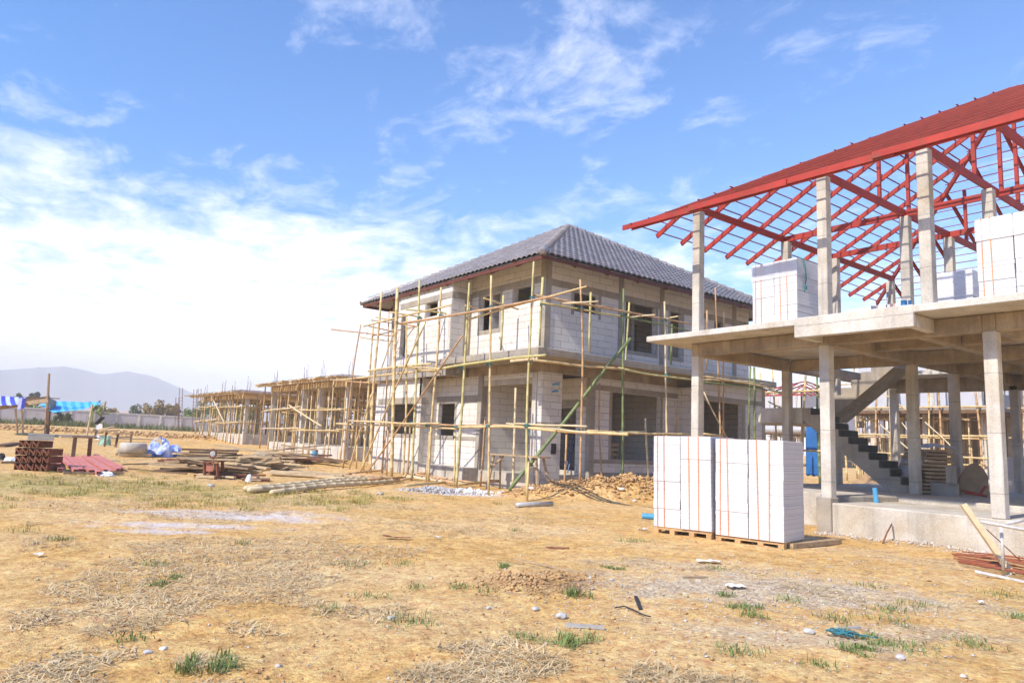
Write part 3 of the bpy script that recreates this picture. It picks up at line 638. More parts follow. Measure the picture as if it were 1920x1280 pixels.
o, i_ = 11.15, 12.0
# standards on the left facade (top px, bottom px)
for q in ((1001.4,490,988,921,o,.045,1),(921,517,916,913,o,.045,0),(880,530,856,905,o,.055,1),(828,539,802,900,o,.05,0),(787,524,772,896,o,.052,1),(745,538,734,894,o-.1,.075,0),
          (762,591,756,891,o+.2,.05,0),(716,546,694,887,o,.06,0),(700,606,682,874,o+.3,.05,0),(676,608,644,878,o,.042,3),(730,585,717,880,o+.5,.04,3),(967,727,962,900,12.3,.05,4),
          (910,781,901,913,12.5,.04,3),(853,807,851,906,o+.3,.04,0),(769,801,764,893,o+.3,.045,3),(728,796,725,889,o+.1,.04,3),(724,807,716,880,o+.6,.04,3),(686,796,681,874,o+.4,.045,0),
          (695,740,692,887,o+.2,.045,0),(991,866,989,921,o-.05,.04,0),(669,833,668,878,o+.4,.045,0),(806,800,799,893,o+.1,.045,0)):
    pole(*q[:4], 0, q[4], r=q[5]*.92, m=q[6], ground=True)
for q in ((1018,520,1011.5,648,12.1,.05,1),(944,553.6,939,656.5,12.4,.05,1),(880,566,876.6,664,12.6,.04,0),(793,588,787,684,12.3,.05,0)):
    pole(*q[:4], 0, q[4], r=q[5]*.9, m=q[6])
for q in ((798,603,675.5,886,o-.1,.045,0),(867,629,679,899,o-.2,.04,3),(737,624,715,692,o,.035,0),(700,731,656,876,o+.1,.045,0)):
    pole(*q[:4], 0, q[4], r=q[5]*.9, m=q[6], ground=(q[3] > 800))
# ledgers
for q in ((750,606,1043,553.6,o-.08,.055,3),(877,599,1100,537,o-.02,.04,0),(683,611,845,572,o-.06,.045,0),(816,694,1023,666,o-.07,.05,1),(691,695,808,682,o-.07,.05,0),(629,713,824,692,o+.05,.05,0),
          (621,712,712,718,o+.4,.04,3),(767,687,827,690,o-.1,.035,0),(655,788,823,794,o-.09,.05,0),(631,794,860,803,o+.03,.05,0),(855,801,1043,807,o,.055,0),(767,795,949,797.5,o+.1,.04,3),
          (950,794,1100,811,o+.1,.045,4),(964,794,1100,799,o+.05,.035,4),(1000,803,1177,814,o+.3,.05,0),(700,629,782,612,o+.3,.03,3)):
    pole(*q[:4], 0, q[4], r=q[5]*.9, m=q[6])
# transoms to the wall (outer end, inner end)
for q in ((907,559,972,580,o,12.6,.04,0),(761,580,873,593,o-.2,12.9,.042,1),(730,585,787,594,o,12.2,.04,0),(704,594,746,603,o,11.9,.04,0),(696,600,782,612,o,12.3,.035,3),(691,611,746,624,o,12.2,.035,3),
          (621,617,740,630,10.6,12.1,.04,3),(675,632,740,640,10.9,12.0,.035,0),(873,573,905,582,o,12.3,.035,0),(997,551,1043,560,o,12.6,.035,0),(757,687,827,700,o,12.2,.04,0)):
    pole(*q[:4], 0, q[4], q[5], r=q[6]*.9, m=q[7])
# right facade
R0, R1 = 14.05, 14.75
for q in ((1088.5,524,1086,907,R0,.045,3),(1169,541,1167,919,R0,.048,2),(1246,565,1251,860,R0,.042,4),(1341,539,1352,860,R0+.1,.045,3),(1358,584,1357,860,R0+.2,.045,3),
          (1407,688,1405,880,R0+.2,.05,2),(1414,688,1415,880,R0,.055,2),(1124,718,1130,911,R0+1.1,.04,3),(1209.6,784,1216,915,R0+.4,.045,4),(1268,762,1268,860,R0+.3,.04,3),(1062,814,1057,908,R0+1.4,.045,3),(1164,880,1164,917,R0+.1,.035,4)):
    pole(*q[:4], 1, q[4], r=q[5]*.9, m=q[6], ground=True)
for q in ((1108,548,1105,662,R1,.045,1),(1180,567,1171,702,R1,.04,1),(1260,608,1258,684,R1,.045,2),(1325.5,582,1324,694,R1,.04,3)):
    pole(*q[:4], 1, q[4], r=q[5]*.9, m=q[6])
for q in ((1002.6,553.6,1150,577,R0-.05,.04,3),(1040,560,1300,608,R0-.02,.045,3),(1015.6,566.7,1180,595,R0+.1,.035,1),(1165,592,1294,621,R0+.12,.035,2),(1000,675,1170,692,R0-.06,.045,0),(1160,690,1300,711,R0-.06,.045,1),
          (1318.6,706,1448.6,728.6,R0-.06,.045,0),(1318.6,716,1483,738,R0+.1,.04,2),(1318.6,712,1441,720,R0,.04,4),(1130,809,1213,809,R0,.035,4),(1100,807,1292,814,R0-.06,.045,0),(1319,813,1353,817,R0-.06,.045,0)):
    pole(*q[:4], 1, q[4], r=q[5]*.9, m=q[6])
for q in ((1051,569,1122,565,R0,13.0,.04,4),(1180,595,1228,590,14.6,13.4,.035,4),(1245,598,1271,593,14.4,13.6,.035,4),(1319.6,735,1363,820,R0,R0,.03,4)):
    pole(*q[:4], 1, q[4], q[5], r=q[6]*.9, m=q[7])
# rope lashings at crossings
for (px, py, ax, v) in ((1090,577,1,R0),(1169,590,1,R0),(1246,600,1,R0),(1091,688,1,R0),(1171,694,1,R0),(1250,703,1,R0),(921,576,0,o),(880,585,0,o),(828,592,0,o),(998,559,0,o),(864,687,0,o),(917,682,0,o),(999,668,0,o),
                        (1088,806,1,R0),(1168,810,1,R0),(857,800,0,o),(802,797,0,o),(988,797,0,o),(916,799,0,o),(772,793,0,o),(787,596,0,o),(745,606,0,o),(1018,570,0,12.1)):
    c = at(px, py, ax, v); lash = MB()
    for k in range(3):
        pts = [c+Vector((math.cos(t)*.075, math.sin(t)*.075, (k-1)*.022+.02*math.sin(2*t))) for t in np.linspace(0, 6.3, 9)]; lash.tube(pts, .009, 4)
    for k in range(2): lash.tube([c+Vector((rp(-.05,.05), rp(-.05,.05), -.03)), c+Vector((rp(-.12,.12), rp(-.12,.12), rp(-.25,-.12)))], .006, 4)
    lash.build('rope_lashing', M['rope'], S)
# the green pole propped against the scaffold
a = gp(950,922); b = at(1182,634,1,13.95)
mb = bamboo(MB(), a-Vector((0,0,.05)), b, .052, .004); tag(mb.build('bamboo_pole', M['bam'][2], smooth=True), 'thick green bamboo pole leaning from the ground up against the scaffold', 'pole')
# ------------------------------------------------------------------ saw horse in the porch
def sawhorse():
    x0, z = 12.35, 0
    A = at(918,890,0,12.35); Bq = at(1015,895,0,12.35); y0, y1 = A.y, Bq.y; zg = g1(12.35, y0); zt = at(960,852,0,12.35).z
    t = thing('sawhorse', 'rough timber trestle standing in front of the porch opening', 'trestle', (12.5, (y0+y1)/2, zg))
    MB().box(12.22,12.66,y1,y0,zt-.04,zt).build('top_board', M['wood'], t)
    for y in (y0-.15, y1+.15):
        s = 1 if y > (y0+y1)/2 else -1
        for dx in (0, .4): MB().beam((12.3+dx*1.0-.04*(1-dx*5), y+s*.14, zg-.05), (12.32+dx*.6, y-s*.05, zt-.04), .05, .07).build('leg', M['wood'], t)
        MB().beam((12.34, y-s*.5, zt-.06), (12.30, y+s*.05, zt-.42), .03, .06).build('brace', M['wood'], t)
        MB().beam((12.26, y+s*.12, zg+.22), (12.74, y+s*.12, zg+.22), .03, .09).build('stretcher', M['wood'], t)
sawhorse()
# ------------------------------------------------------------------ pallets of aerated blocks
def pallet_stack(name, label, loc, rotz, groups, depth, h, group, pal=True, lean=0., wrap=False, straps=True, mat='stack', gap=.015, rows=2):
    """local frame: x = depth away from the viewer, y = along the front (towards -y is right), z up"""
    t = thing(name, label, 'block pallet', loc, group, local=True, rot=(lean, 0, rotz))
    z0 = .12 if pal else 0; W = sum(groups)+gap*(len(groups)-1)
    if pal:
        pm = MB()
        for k in range(6): x = depth*(k+.5)/6; pm.box(x-.05, x+.05, -W, 0, .10, .12)
        d = pm.build('pallet', M['pallet'], t)
        for y in (-.05, -W/3, -2*W/3, -W+.05):
            for x in (.0, depth/2-.05, depth-.1): MB().box(x-.0, x+.1, y-.045, y+.045, 0, .078).build('foot', M['pallet'], d)
        MB().box(0,.1,-W,0,.078,.10).box(depth-.1,depth,-W,0,.078,.10).build('rail', M['pallet'], d)
    y = 0
    for gi, w in enumerate(groups):
        mb = MB(); n = int(round(h/.075)); off = rp(-.012,.012)
        # uneven courses: boxes a few mm in and out, two or more blocks deep
        k = 0; z = z0; ox = 0
        while k < n:
            m_ = random.choice((1,2,3,5)); m_ = min(m_, n-k); dx = rp(-.006,.006); dy = rp(-.005,.005)
            mb.box(off+dx, depth+dx*.5, y-w+dy, y+dy, z, z+m_*.075-.0015); z += m_*.075; k += m_
        mb.build('block_stack', M[mat], t, bevel=.004)
        if straps:
            for fr in (.16, .42) if gi % 2 == 0 else (.30, .60):
                yy = y-w*fr; s = MB(); x = off-.012; top = z+.004
                tilt = rp(-.03,.02)
                s.beam((x, yy+tilt+.02, top), (x, yy, z0), .012, .004, up=(1,0,0)); s.add([], [])
                s.box(off-.01, depth+.008, yy-.006+tilt+.02, yy+.006+tilt+.02, top, top+.004)
                s.beam((depth+.01, yy, top), (depth+.01, yy, z0), .012, .004, up=(1,0,0))
                s.build('strap', M['strap'], t)
        y -= w+gap
    if wrap:
        wb = MB(); n1, n2 = 26, 5; V = []
        loop = [(-.012, .01-(W+.02)*i/9) for i in range(10)]+[(-.012+(depth+.024)*i/6, -W-.012) for i in range(1, 7)]
        for j in range(n2):
            for (x, yy) in loop: V.append((x-rp(0,.012), yy, z0+h-.34*j/(n2-1)+.004+rp(-.004,.004)))
        nl = len(loop); F = [(j*nl+i, (j+1)*nl+i, (j+1)*nl+i+1, j*nl+i+1) for j in range(n2-1) for i in range(nl-1)]
        wb.add(V, F); wb.build('plastic_wrap', M['wrap'], t)
    return t
wm = NT('stretch_film'); wm.fin((.86,.87,.90), .25, wm.bump(wm.noise(9, 5, dist=1.5, vec=wm.obj), .9, .02), 0, .6); wm.bsdf.inputs['Alpha'].default_value = .45; M['wrap'] = wm.mat
th = math.atan2(.43, 2.12)
Gs = 'pallets of white blocks at the foot of the frame house'
pallet_stack('block_pallet', 'white block pallet standing on the soil, left of the two in the foreground pair', (9.43, 8.31, g1(9.5,8)-.02), th-.02, (.50,.54), .84, 1.5, Gs, lean=-.018)
pallet_stack('block_pallet', 'white block pallet standing on the soil, right of the pair and nearest the concrete pier', (9.665, 7.235, g1(9.8,6.8)-.03), th, (.53,.54), .84, 1.5, Gs)
Gu = 'block stacks on the upper slab'
pallet_stack('block_pallet', 'block stack on the upper slab beside the second column, a green cord hanging on it', (13.3, 9.02, 3.94), 0, (.52,.52), .86, 1.48, Gu, pal=False, wrap=True)
pallet_stack('block_pallet', 'film wrapped block stack on the upper slab at the right border of the picture', (12.9, 4.52, 3.94), 0, (.52,.52), .9, 1.39, Gu, pal=False, wrap=True)
pallet_stack('block_pallet', 'lower film wrapped block stack on the upper slab behind the third column', (15.0, 6.0, 3.94), 0, (.65,), .5, 1.12, Gu, pal=False, wrap=True, straps=False)
pallet_stack('block_pallet', 'very low block stack on the upper slab near the blue pipe ends', (15.5, 7.53, 3.94), 0, (.32,.32), .7, .78, Gu, pal=False, straps=True)
# green cord tied to the upper stack
c = at(1506,488,1,7.93); pts = [Vector((13.45,8.0,5.46)), Vector((13.5,7.93,5.44)), Vector((13.56,7.93,5.25)), Vector((13.60,7.93,5.05)), Vector((13.56,7.93,4.9)), Vector((13.50,7.92,4.84)), Vector((13.56,7.91,4.80)), Vector((13.60,7.92,4.86)), Vector((13.54,7.92,4.88)), Vector((13.5,7.92,4.74))]
tag(MB().tube(pts, .014, 6).tube([Vector((13.4,8.2,5.44)),Vector((13.55,8.05,5.47)),Vector((13.75,7.98,5.45)),Vector((14.0,8.1,5.44))], .014, 6).build('cord', M['rope'], smooth=True), 'knotted dark green cord hanging down the side of the upper block stack', 'cord')
# blue pipe ends on the upper slab
for k, (px, lab) in enumerate(((1695,'short blue pipe end on the upper slab, larger of two near the third column'),(1706,'short blue pipe end on the upper slab, half hidden by the third column'))):
    c = at(px, 568, 0, 14.2); tag(MB().tube([(c.x,c.y,3.93),(c.x,c.y,c.z+.05)], .055 if k==0 else .03, 12).build('pipe_end', M['bluepipe'], smooth=False), lab, 'pipe', 'blue pipe ends on the upper slab')
# blue pipe rising from the terrace, and two pipes on the soil
c = at(1643,942,2,.545); mb = MB().tube([(c.x,c.y,.54),(c.x-.005,c.y+.02,.83)], .045, 12); tag(mb.build('drain_pipe', M['bluepipe']), 'upright blue pipe rising from the terrace of the frame house', 'pipe')
def openpipe(p, q, r, label, mat='bluepipe', name='drain_pipe'):
    p = Vector(p); q = Vector(q); mb = MB().tube([p, q], r, 16, cap=False); mb.tube([q, p], r*.86, 16, cap=False)
    return tag(mb.build(name, M[mat], smooth=True), label, 'pipe')
c = gp(1560,996); openpipe((c.x-.12,c.y+.0,c.z+.10),(c.x+.30,c.y-.22,c.z+.12), .075, 'open blue drain pipe lying at the base of the concrete plinth')
c = gp(1217,973); openpipe((c.x-.06,c.y+.13,c.z+.05),(c.x+.15,c.y-.12,c.z+.05), .06, 'blue pipe end poking out beside the left block pallet')
def dk(px, py, k): return Vector(C0 + (cf*FP + cr*(px-960) - cu*(py-640))*k/FP)
def depth(p): return float(np.dot(np.array(p)-C0, cf))
def copy_thing(o, loc, rotz, label=None, name=None):
    c = o.copy(); COL.objects.link(c); c.location = loc; c.rotation_euler = (0,0,rotz)
    if label: c['label'] = label
    for ch in o.children:
        d = ch.copy(); COL.objects.link(d); d.parent = c
        for g in ch.children: e = g.copy(); COL.objects.link(e); e.parent = d
    return c
# ------------------------------------------------------------------ the two houses still in formwork
def formwork_house(name, label, x0, y0, props, ztop, ny=(0,3.0,5.1,9.4), nx=(0,3.6,5.9,9.5), deck=True):
    zf = g1(x0+2, y0+3)+.52
    t = thing(name, label, 'house', (x0+4.7, y0+4.7, 0))
    MB().box(x0+.02,x0+9.7,y0-.18,y0+9.2,-.6,zf).build('plinth', M['conc_light'], t)
    k = 0
    for x in nx:
        for y in ny:
            MB().box(x0+x,x0+x+.2,y0+y-.2,y0+y,0,ztop).build('column', M['conc_light'], t)
            rb = MB()
            for dx in (.03,.17):
                for dy in (.03,.17):
                    l = rp(.5,1.1); rb.tube([(x0+x+dx,y0+y-dy,ztop),(x0+x+dx+rp(-.05,.05),y0+y-dy+rp(-.05,.05),ztop+l)], .009, 4)
            rb.build('starter_bar', M['rebar'], t)
    # beams in board formwork and the plank deck
    for y in ny: MB().box(x0-.05,x0+9.8,y0+y-.24,y0+y+.04,ztop-.30,ztop-.02).build('beam_formwork', M['woodpale'], t)
    for x in nx: MB().box(x0+x-.045,x0+x+.245,y0-.2,y0+9.5,ztop-.28,ztop-.025).build('beam_formwork', M['woodpale'], t)
    d = MB()
    for i in range(34):
        y = y0-.9+i*.32+rp(-.02,.02); d.box(x0-.9+rp(-.25,.1), x0+9.9+rp(-.1,.4), y, y+.27, ztop+rp(0,.03), ztop+.04+rp(0,.03))
    d.build('deck_boards', M['woodpale'], t)
    for i in range(8):
        x = x0-.7+i*1.4; MB().beam((x,y0-.9,ztop-.05),(x+rp(-.1,.1),y0+9.8,ztop-.05),.05,.08).build('joist', M['woodpale'], t)
    r = MB()
    for i in range(30): r.tube([(x0-.3+i*.34,y0-.4,ztop+.16+rp(-.02,.02)),(x0-.3+i*.34,y0+9.6,ztop+.18)], .008, 4)
    for i in range(26): r.tube([(x0-.4,y0-.2+i*.37,ztop+.20+rp(-.02,.02)),(x0+9.8,y0-.2+i*.37,ztop+.19)], .008, 4)
    for i in range(60):
        x = x0-.3+rp(0,10); y = y0+rp(-.3,9.5); r.tube([(x,y,ztop+.06),(x+rp(-.05,.05),y,ztop+.25)], .008, 4)
    r.build('rebar_mat', M['rebar'], t)
    n = 0; big = MB()
    for i in range(13):
        for j in range(13):
            if i > 3 and j > 3 and (i+j)%2: continue
            x = x0-.35+i*.82+rp(-.12,.12); y = y0-.55+j*.82+rp(-.12,.12); z0 = zf if (x > x0 and x < x0+9.6 and y > y0-.1 and y < y0+9.1) else g1(x,y)
            q = (x+rp(-.06,.06), y+rp(-.06,.06), ztop-.03)
            outer = (x < x0+2.2 or y < y0+1.6)
            if outer and n < props: bamboo(MB(), (x,y,z0), q, rp(.03,.042), .02, 6).build('prop', M['bam'][random.choice((0,0,3,4))], t, smooth=True); n += 1
            else: bamboo(big, (x,y,z0), q, .034, .02, 5)
    o = big.build('prop_forest', M['bam'][3], t, smooth=True); o['kind'] = 'stuff'
    for z in (zf+.65, zf+1.55):
        for j in range(5):
            y = y0-.4+j*2.2; bamboo(MB(), (x0-.5,y,z+rp(-.1,.1)), (x0+9.9,y+rp(-.2,.2),z+rp(-.15,.15)), .035, .03, 6).build('ledger', M['bam'][0], t, smooth=True)
        bamboo(MB(), (x0-.45,y0-.6,z), (x0-.45,y0+5,z+rp(-.2,.2)), .035, .03, 6).build('ledger', M['bam'][0], t, smooth=True)
        bamboo(MB(), (x0-.45,y0+4,z+rp(-.2,.2)), (x0-.4,y0+9.6,z), .035, .03, 6).build('ledger', M['bam'][4], t, smooth=True)
    bamboo(MB(), (x0-.6,y0+rp(4.5,8.5),zf+rp(1.8,2.4)), (x0-.6,y0+rp(.5,2.5),zf+rp(.5,1.1)), .045, .03, 6).build('brace_pole', M['bam'][4], t, smooth=True)
    return t
formwork_house('formwork_house', 'half built house in timber formwork next beyond the bamboo wrapped block house', 13.0, 28.9, 45, 3.78)
formwork_house('formwork_house', 'farther half built house in timber formwork, nearer the boundary wall', 13.0, 42.8, 45, 3.55)
# loose steel starter cages standing farther back
for (px, pt, pb) in ((340,727,800),(365,730,798),(333,745,790),(373,728,800)):
    b = gp(px-2, pb+8); k = 62; mb = MB()
    for dx in (-.12,.12):
        for dy in (0,.2): mb.tube([dk(px,pb,k)+Vector((dx,dy,-.8)), dk(px+(2 if px>350 else 0),pt,k)+Vector((dx,dy,0))], .014, 4)
    for s in np.linspace(.05,.75,9):
        c = dk(px,pb,k).lerp(dk(px,pt,k), s); mb.tube([c+Vector(v) for v in ((-.13,0,0),(.13,0,0),(.13,.2,0),(-.13,.2,0),(-.13,0,0))], .009, 4)
    tag(mb.build('rebar_cage', M['rebar']), 'thin upright column cage of steel bars before the boundary wall, one of four', 'rebar cage', 'upright steel cages before the wall')
# ------------------------------------------------------------------ boundary wall
def boundary():
    A = dk(-60, 800, 86); Bq = dk(520, 822, 104); A.z = .55; Bq.z = .55; n = 14
    t = thing('boundary_wall', 'long pale grey precast wall with posts along the far edge of the site', 'wall', ((A.x+Bq.x)/2, (A.y+Bq.y)/2, .5))
    d = (Bq-A); dn = d.normalized(); nz = Vector((-dn.y, dn.x, 0)); pm = MB(); cm = MB()
    for i in range(n):
        p = A+d*(i/n); q = A+d*((i+1)/n); z0, z1 = 2.95-.30*i/n, 2.95-.30*(i+1)/n
        mb = MB(); mb.beam(p+Vector((0,0,(z0-.6)/2+.2)), q+Vector((0,0,(z1-.6)/2+.2)), .08, z0-.5); mb.build('panel', M['wallpanel'], t)
        MB().beam(p+Vector((0,0,-.4)), p+Vector((0,0,z0-.50)), .26, .26, up=(dn.x,dn.y,0)).build('post', M['conc_light'], t)
        MB().beam(p+Vector((0,0,z0-.46)), q+Vector((0,0,z1-.46)), .2, .09).build('coping', M['conc_light'], t)
M['wallpanel'] = mottled('grey_render', (.50,.47,.48), .22, .5, .9, .1, .2, (.40,.33,.28))
boundary()
# ------------------------------------------------------------------ vegetation
def leafball(mb, c, r, n, ls, squash=.75, seed=0):
    """leaf clumps through the volume of a lumpy crown"""
    c = Vector(c); cl = [(c+Vector((rp(-1,1)*r*.75, rp(-1,1)*r*.75, rp(-.6,.8)*r*squash)), r*rp(.28,.5)) for _ in range(max(5, n//90))]
    for _ in range(n):
        cc, rr = random.choice(cl); v = Vector((random.gauss(0,1), random.gauss(0,1), random.gauss(0,1))).normalized()*rr*rp(.4,1.05); p = cc+v
        a = Vector((rp(-1,1), rp(-1,1), rp(-.6,.6))).normalized(); b = a.cross(Vector((rp(-1,1), rp(-1,1), rp(-1,1)))).normalized(); l = ls*rp(.6,1.3)
        mb.add([p-a*l, p+b*l*.5, p+a*l, p-b*l*.5], [(0,1,2,3)])
def tree(label, px, pyb, pyt, k, w, mat, group=None, n=1400, cat='tree', name='tree', trunkh=.45):
    b = dk(px, pyb, k); t_ = dk(px, pyt, k); b.z = min(b.z, base(b.x, b.y)); hgt = t_.z-b.z; rw = w/2*k/FP
    t = thing(name, label, cat, b, group)
    tr = MB(); tr.tube([b-Vector((0,0,.2)), b+Vector((rp(-.1,.1),0,hgt*.35)), b+Vector((rp(-.3,.3),rp(-.3,.3),hgt*.75))], [hgt*.035, hgt*.026, hgt*.008], 7)
    for i in range(6):
        z = hgt*rp(.3,.6); e = Vector((rp(-1,1)*rw*.7, rp(-1,1)*rw*.7, z+hgt*.25)); tr.tube([b+Vector((0,0,z)), b+e], [hgt*.014, hgt*.004], 5)
    tr.build('trunk', M['bark'], t)
    mb = MB(); 
    for i in range(5):
        leafball(mb, b+Vector((rp(-1,1)*rw*.55, rp(-1,1)*rw*.5, hgt*rp(trunkh+.08, .80))), max(rw*.55, hgt*.16), n//5, hgt*.035+.06)
    mb.build('crown', M[mat], t)
    return t
tree('broad dark rounded tree far beyond the wall at the left border', 36, 786, 731, 150, 50, 'leafdark', n=2500)
tree('low olive tree behind the wall beyond the sky blue tarp', 205, 795, 763, 112, 50, 'leafrust', n=1600)
tree('wide orange tinted tree beyond the wall', 300, 800, 753, 118, 75, 'leafrust', 'trees beyond the boundary wall', n=2600)
tree('leafy olive tree beyond the wall, left neighbour of the orange tinted one', 266, 798, 764, 122, 55, 'leaf', 'trees beyond the boundary wall', n=1800)
tree('dark topped tree beyond the wall beside the steel cages', 328, 800, 757, 121, 50, 'leafrust', 'trees beyond the boundary wall', n=1800)
tree('pale green tree just left of the farther formwork house', 360, 806, 768, 115, 55, 'leafbright', 'trees beyond the boundary wall', n=1800)
tree('bright green tree showing through the posts of the farther formwork house', 402, 808, 757, 116, 70, 'leafbright', 'trees beyond the boundary wall', n=2200)
tree('green tree behind the middle of the farther formwork house', 455, 812, 762, 118, 80, 'leafbright', 'trees beyond the boundary wall', n=2200)
tree('green tree behind the gap between the two formwork houses', 545, 815, 765, 118, 80, 'leaf', 'trees beyond the boundary wall', n=1600)
tree('overgrown yellow green bush against the wall behind the shelter pole', 112, 806, 767, 80, 46, 'leaf', n=2200, cat='bush', name='bush', trunkh=.15)
tree('small weedy bush against the wall left of the shelter pole', 68, 804, 782, 80, 26, 'leaf', n=900, cat='bush', name='bush', trunkh=.15)
def banana(label, px, pyb, pyt, k, n=9, gr='banana plants behind the wall'):
    b = dk(px, pyb, k); hgt = dk(px, pyt, k).z-b.z; t = thing('banana_plant', label, 'banana plant', b, gr)
    MB().tube([b, b+Vector((0,0,hgt*.5))], [.14,.09], 8).build('stem', M['leafbright'], t)
    for i in range(n):
        a = rp(0,6.28); L = hgt*rp(.55,.8); d = Vector((math.cos(a), math.sin(a), 0)); lean = rp(.25,.9); V = []; m = 9
        wv = Vector((-d.y, d.x, 0)); top = b+Vector((0,0,hgt*.45))
        for j in range(m):
            s = j/(m-1); c = top+d*L*lean*s+Vector((0,0,L*(.75*s-.65*lean*s*s))); wd = .26*math.sin(math.pi*min(s*.92+.06,1))**.6
            V += [c-wv*wd-Vector((0,0,wd*.4)), c, c+wv*wd-Vector((0,0,wd*.4))]
        F = [(3*j,3*j+1,3*j+4,3*j+3) for j in range(m-1)]+[(3*j+1,3*j+2,3*j+5,3*j+4) for j in range(m-1)]
        MB().add(V, F).build('leaf', M['leafbright'], t)
banana('banana plant behind the wall under the shelter roof', 55, 792, 741, 92); banana('banana plant behind the wall just left of the shelter pole', 108, 794, 748, 96)
banana('tall banana plant behind the wall poking above the sky blue tarp', 171, 796, 739, 92); banana('banana plant behind the wall right of the sky blue tarp', 186, 797, 757, 90)
def farhouse(label, px, py, k, w, h):
    p = dk(px, py, k); W = w*k/FP; t = thing('far_house', label, 'house', (p.x, p.y, 0), 'far house roofs beyond the wall')
    x0, y0, x1, y1 = p.x-W/2, p.y-W*.4, p.x+W/2, p.y+W*.4; z = p.z-h*k/FP
    MB().box(x0+.5,x1-.5,y0+.5,y1-.5,-1,z).build('wall', M['wallpanel'], t)
    MB().add([(x0,y0,z),(x1,y0,z),(x1,y1,z),(x0,y1,z),(p.x-W*.12,p.y,p.z),(p.x+W*.12,p.y,p.z)],[(0,1,5,4),(1,2,5),(2,3,4,5),(3,0,4),(0,3,2,1)]).build('roof', M['farroof'], t)
M['farroof'] = mottled('pale_roof', (.62,.42,.34), .2, 1, .8, 0)
farhouse('pale pink hipped roof peeking over the wall, larger of the two', 240, 771, 170, 44, 9); farhouse('pale pink hipped roof peeking over the wall, smaller one at the left', 222, 772, 185, 30, 7)
# ------------------------------------------------------------------ left side: shelters and clutter
def cloth(mb, A, Bq, Cq, Dq, nu=14, nv=8, sag=.15, m=0, wr=.03):
    A, Bq, Cq, Dq = map(Vector, (A, Bq, Cq, Dq)); V = []
    for j in range(nv+1):
        for i in range(nu+1):
            u, v = i/nu, j/nv; p = (A*(1-u)+Bq*u)*(1-v)+(Dq*(1-u)+Cq*u)*v
            p = p-Vector((0,0,sag*math.sin(math.pi*u)*math.sin(math.pi*v)+rp(-wr,wr))); V.append(p)
    F = [(j*(nu+1)+i, j*(nu+1)+i+1, (j+1)*(nu+1)+i+1, (j+1)*(nu+1)+i) for j in range(nv) for i in range(nu)]
    mb.add(V, F, m); return mb
def shelters():
    b = gp(86, 818); k = depth(b)
    t = thing('tarp_shelter', 'open shelter with a violet striped tarp and a grey sheet on a tall pole', 'shelter', b)
    MB().tube([b-Vector((0,0,.1)), dk(92,700,k)], [.09,.055], 8).build('post', M['wood'], t); MB().beam(dk(88,815,k), dk(91,765,k), .16, .16).build('post', M['wooddark'], t)
    cloth(MB(), dk(-30,741,k+1.5), dk(49,745,k+1.5), dk(46,758,k-1.2), dk(-30,762,k-1.2), sag=.1).build('tarp', M['tarpviolet'], t)
    cloth(MB(), dk(36,747,k-1.2), dk(49,745,k-1.2), dk(46,765,k-1.2), dk(32,768,k-1.2), 4, 5, 0, wr=.04).build('tarp_flap', M['tarpviolet'], t)
    MB().beam(dk(-30,768,k), dk(92,750,k), .14, .22).build('beam', M['wood'], t); MB().beam(dk(40,752,k+.5), dk(92,744,k+.3), .12, .10).build('beam', M['wooddark'], t)
    MB().beam(dk(48,745,k), dk(112,747,k+.5), .06, .05).build('beam', M['wooddark'], t)
    cloth(MB(), dk(92,746,k-.2), dk(106,752,k+.8), dk(105,767,k+.8), dk(93,776,k-.2), 5, 5, 0, wr=.03).build('grey_sheet', M['conc_grey'], t)
    for (x0,y0,x1,y1) in ((34,826,29,766),(43,812,41,767)): q = dk(x0,y0,k); MB().tube([q, dk(x1,y1,k)], .05, 6).build('pole', M['woodpale'], t)
    t2 = thing('tarp_canopy', 'sky blue striped tarp stretched between slanting poles before the wall', 'canopy', gp(165, 822)); k2 = k+2
    cloth(MB(), dk(64,751,k2-.5), dk(196,754,k2), dk(152,768,k2-1.5), dk(98,773,k2-2.5), sag=.03, wr=.02).build('tarp', M['tarpsky'], t2)
    MB().tube([dk(162,820,k2-1.5), dk(173,758,k2-1)], .06, 6).build('pole', M['woodpale'], t2); MB().tube([dk(178,818,k2-1), dk(198,753,k2)], .06, 6).build('pole', M['wood'], t2)
    MB().beam(dk(181,794,k2-1), dk(193,782,k2-1), .30, .06).build('hung_basket', M['black'], t2)
    for (x, y) in ((165,784),(183,800),(189,798)): cloth(MB(), dk(x-3,y-4,k2-1.1), dk(x+3,y-4,k2-1.1), dk(x+3,y+5,k2-1.1), dk(x-3,y+5,k2-1.1), 3, 3, 0, wr=.03).build('hung_cloth', M['white'], t2)
shelters()
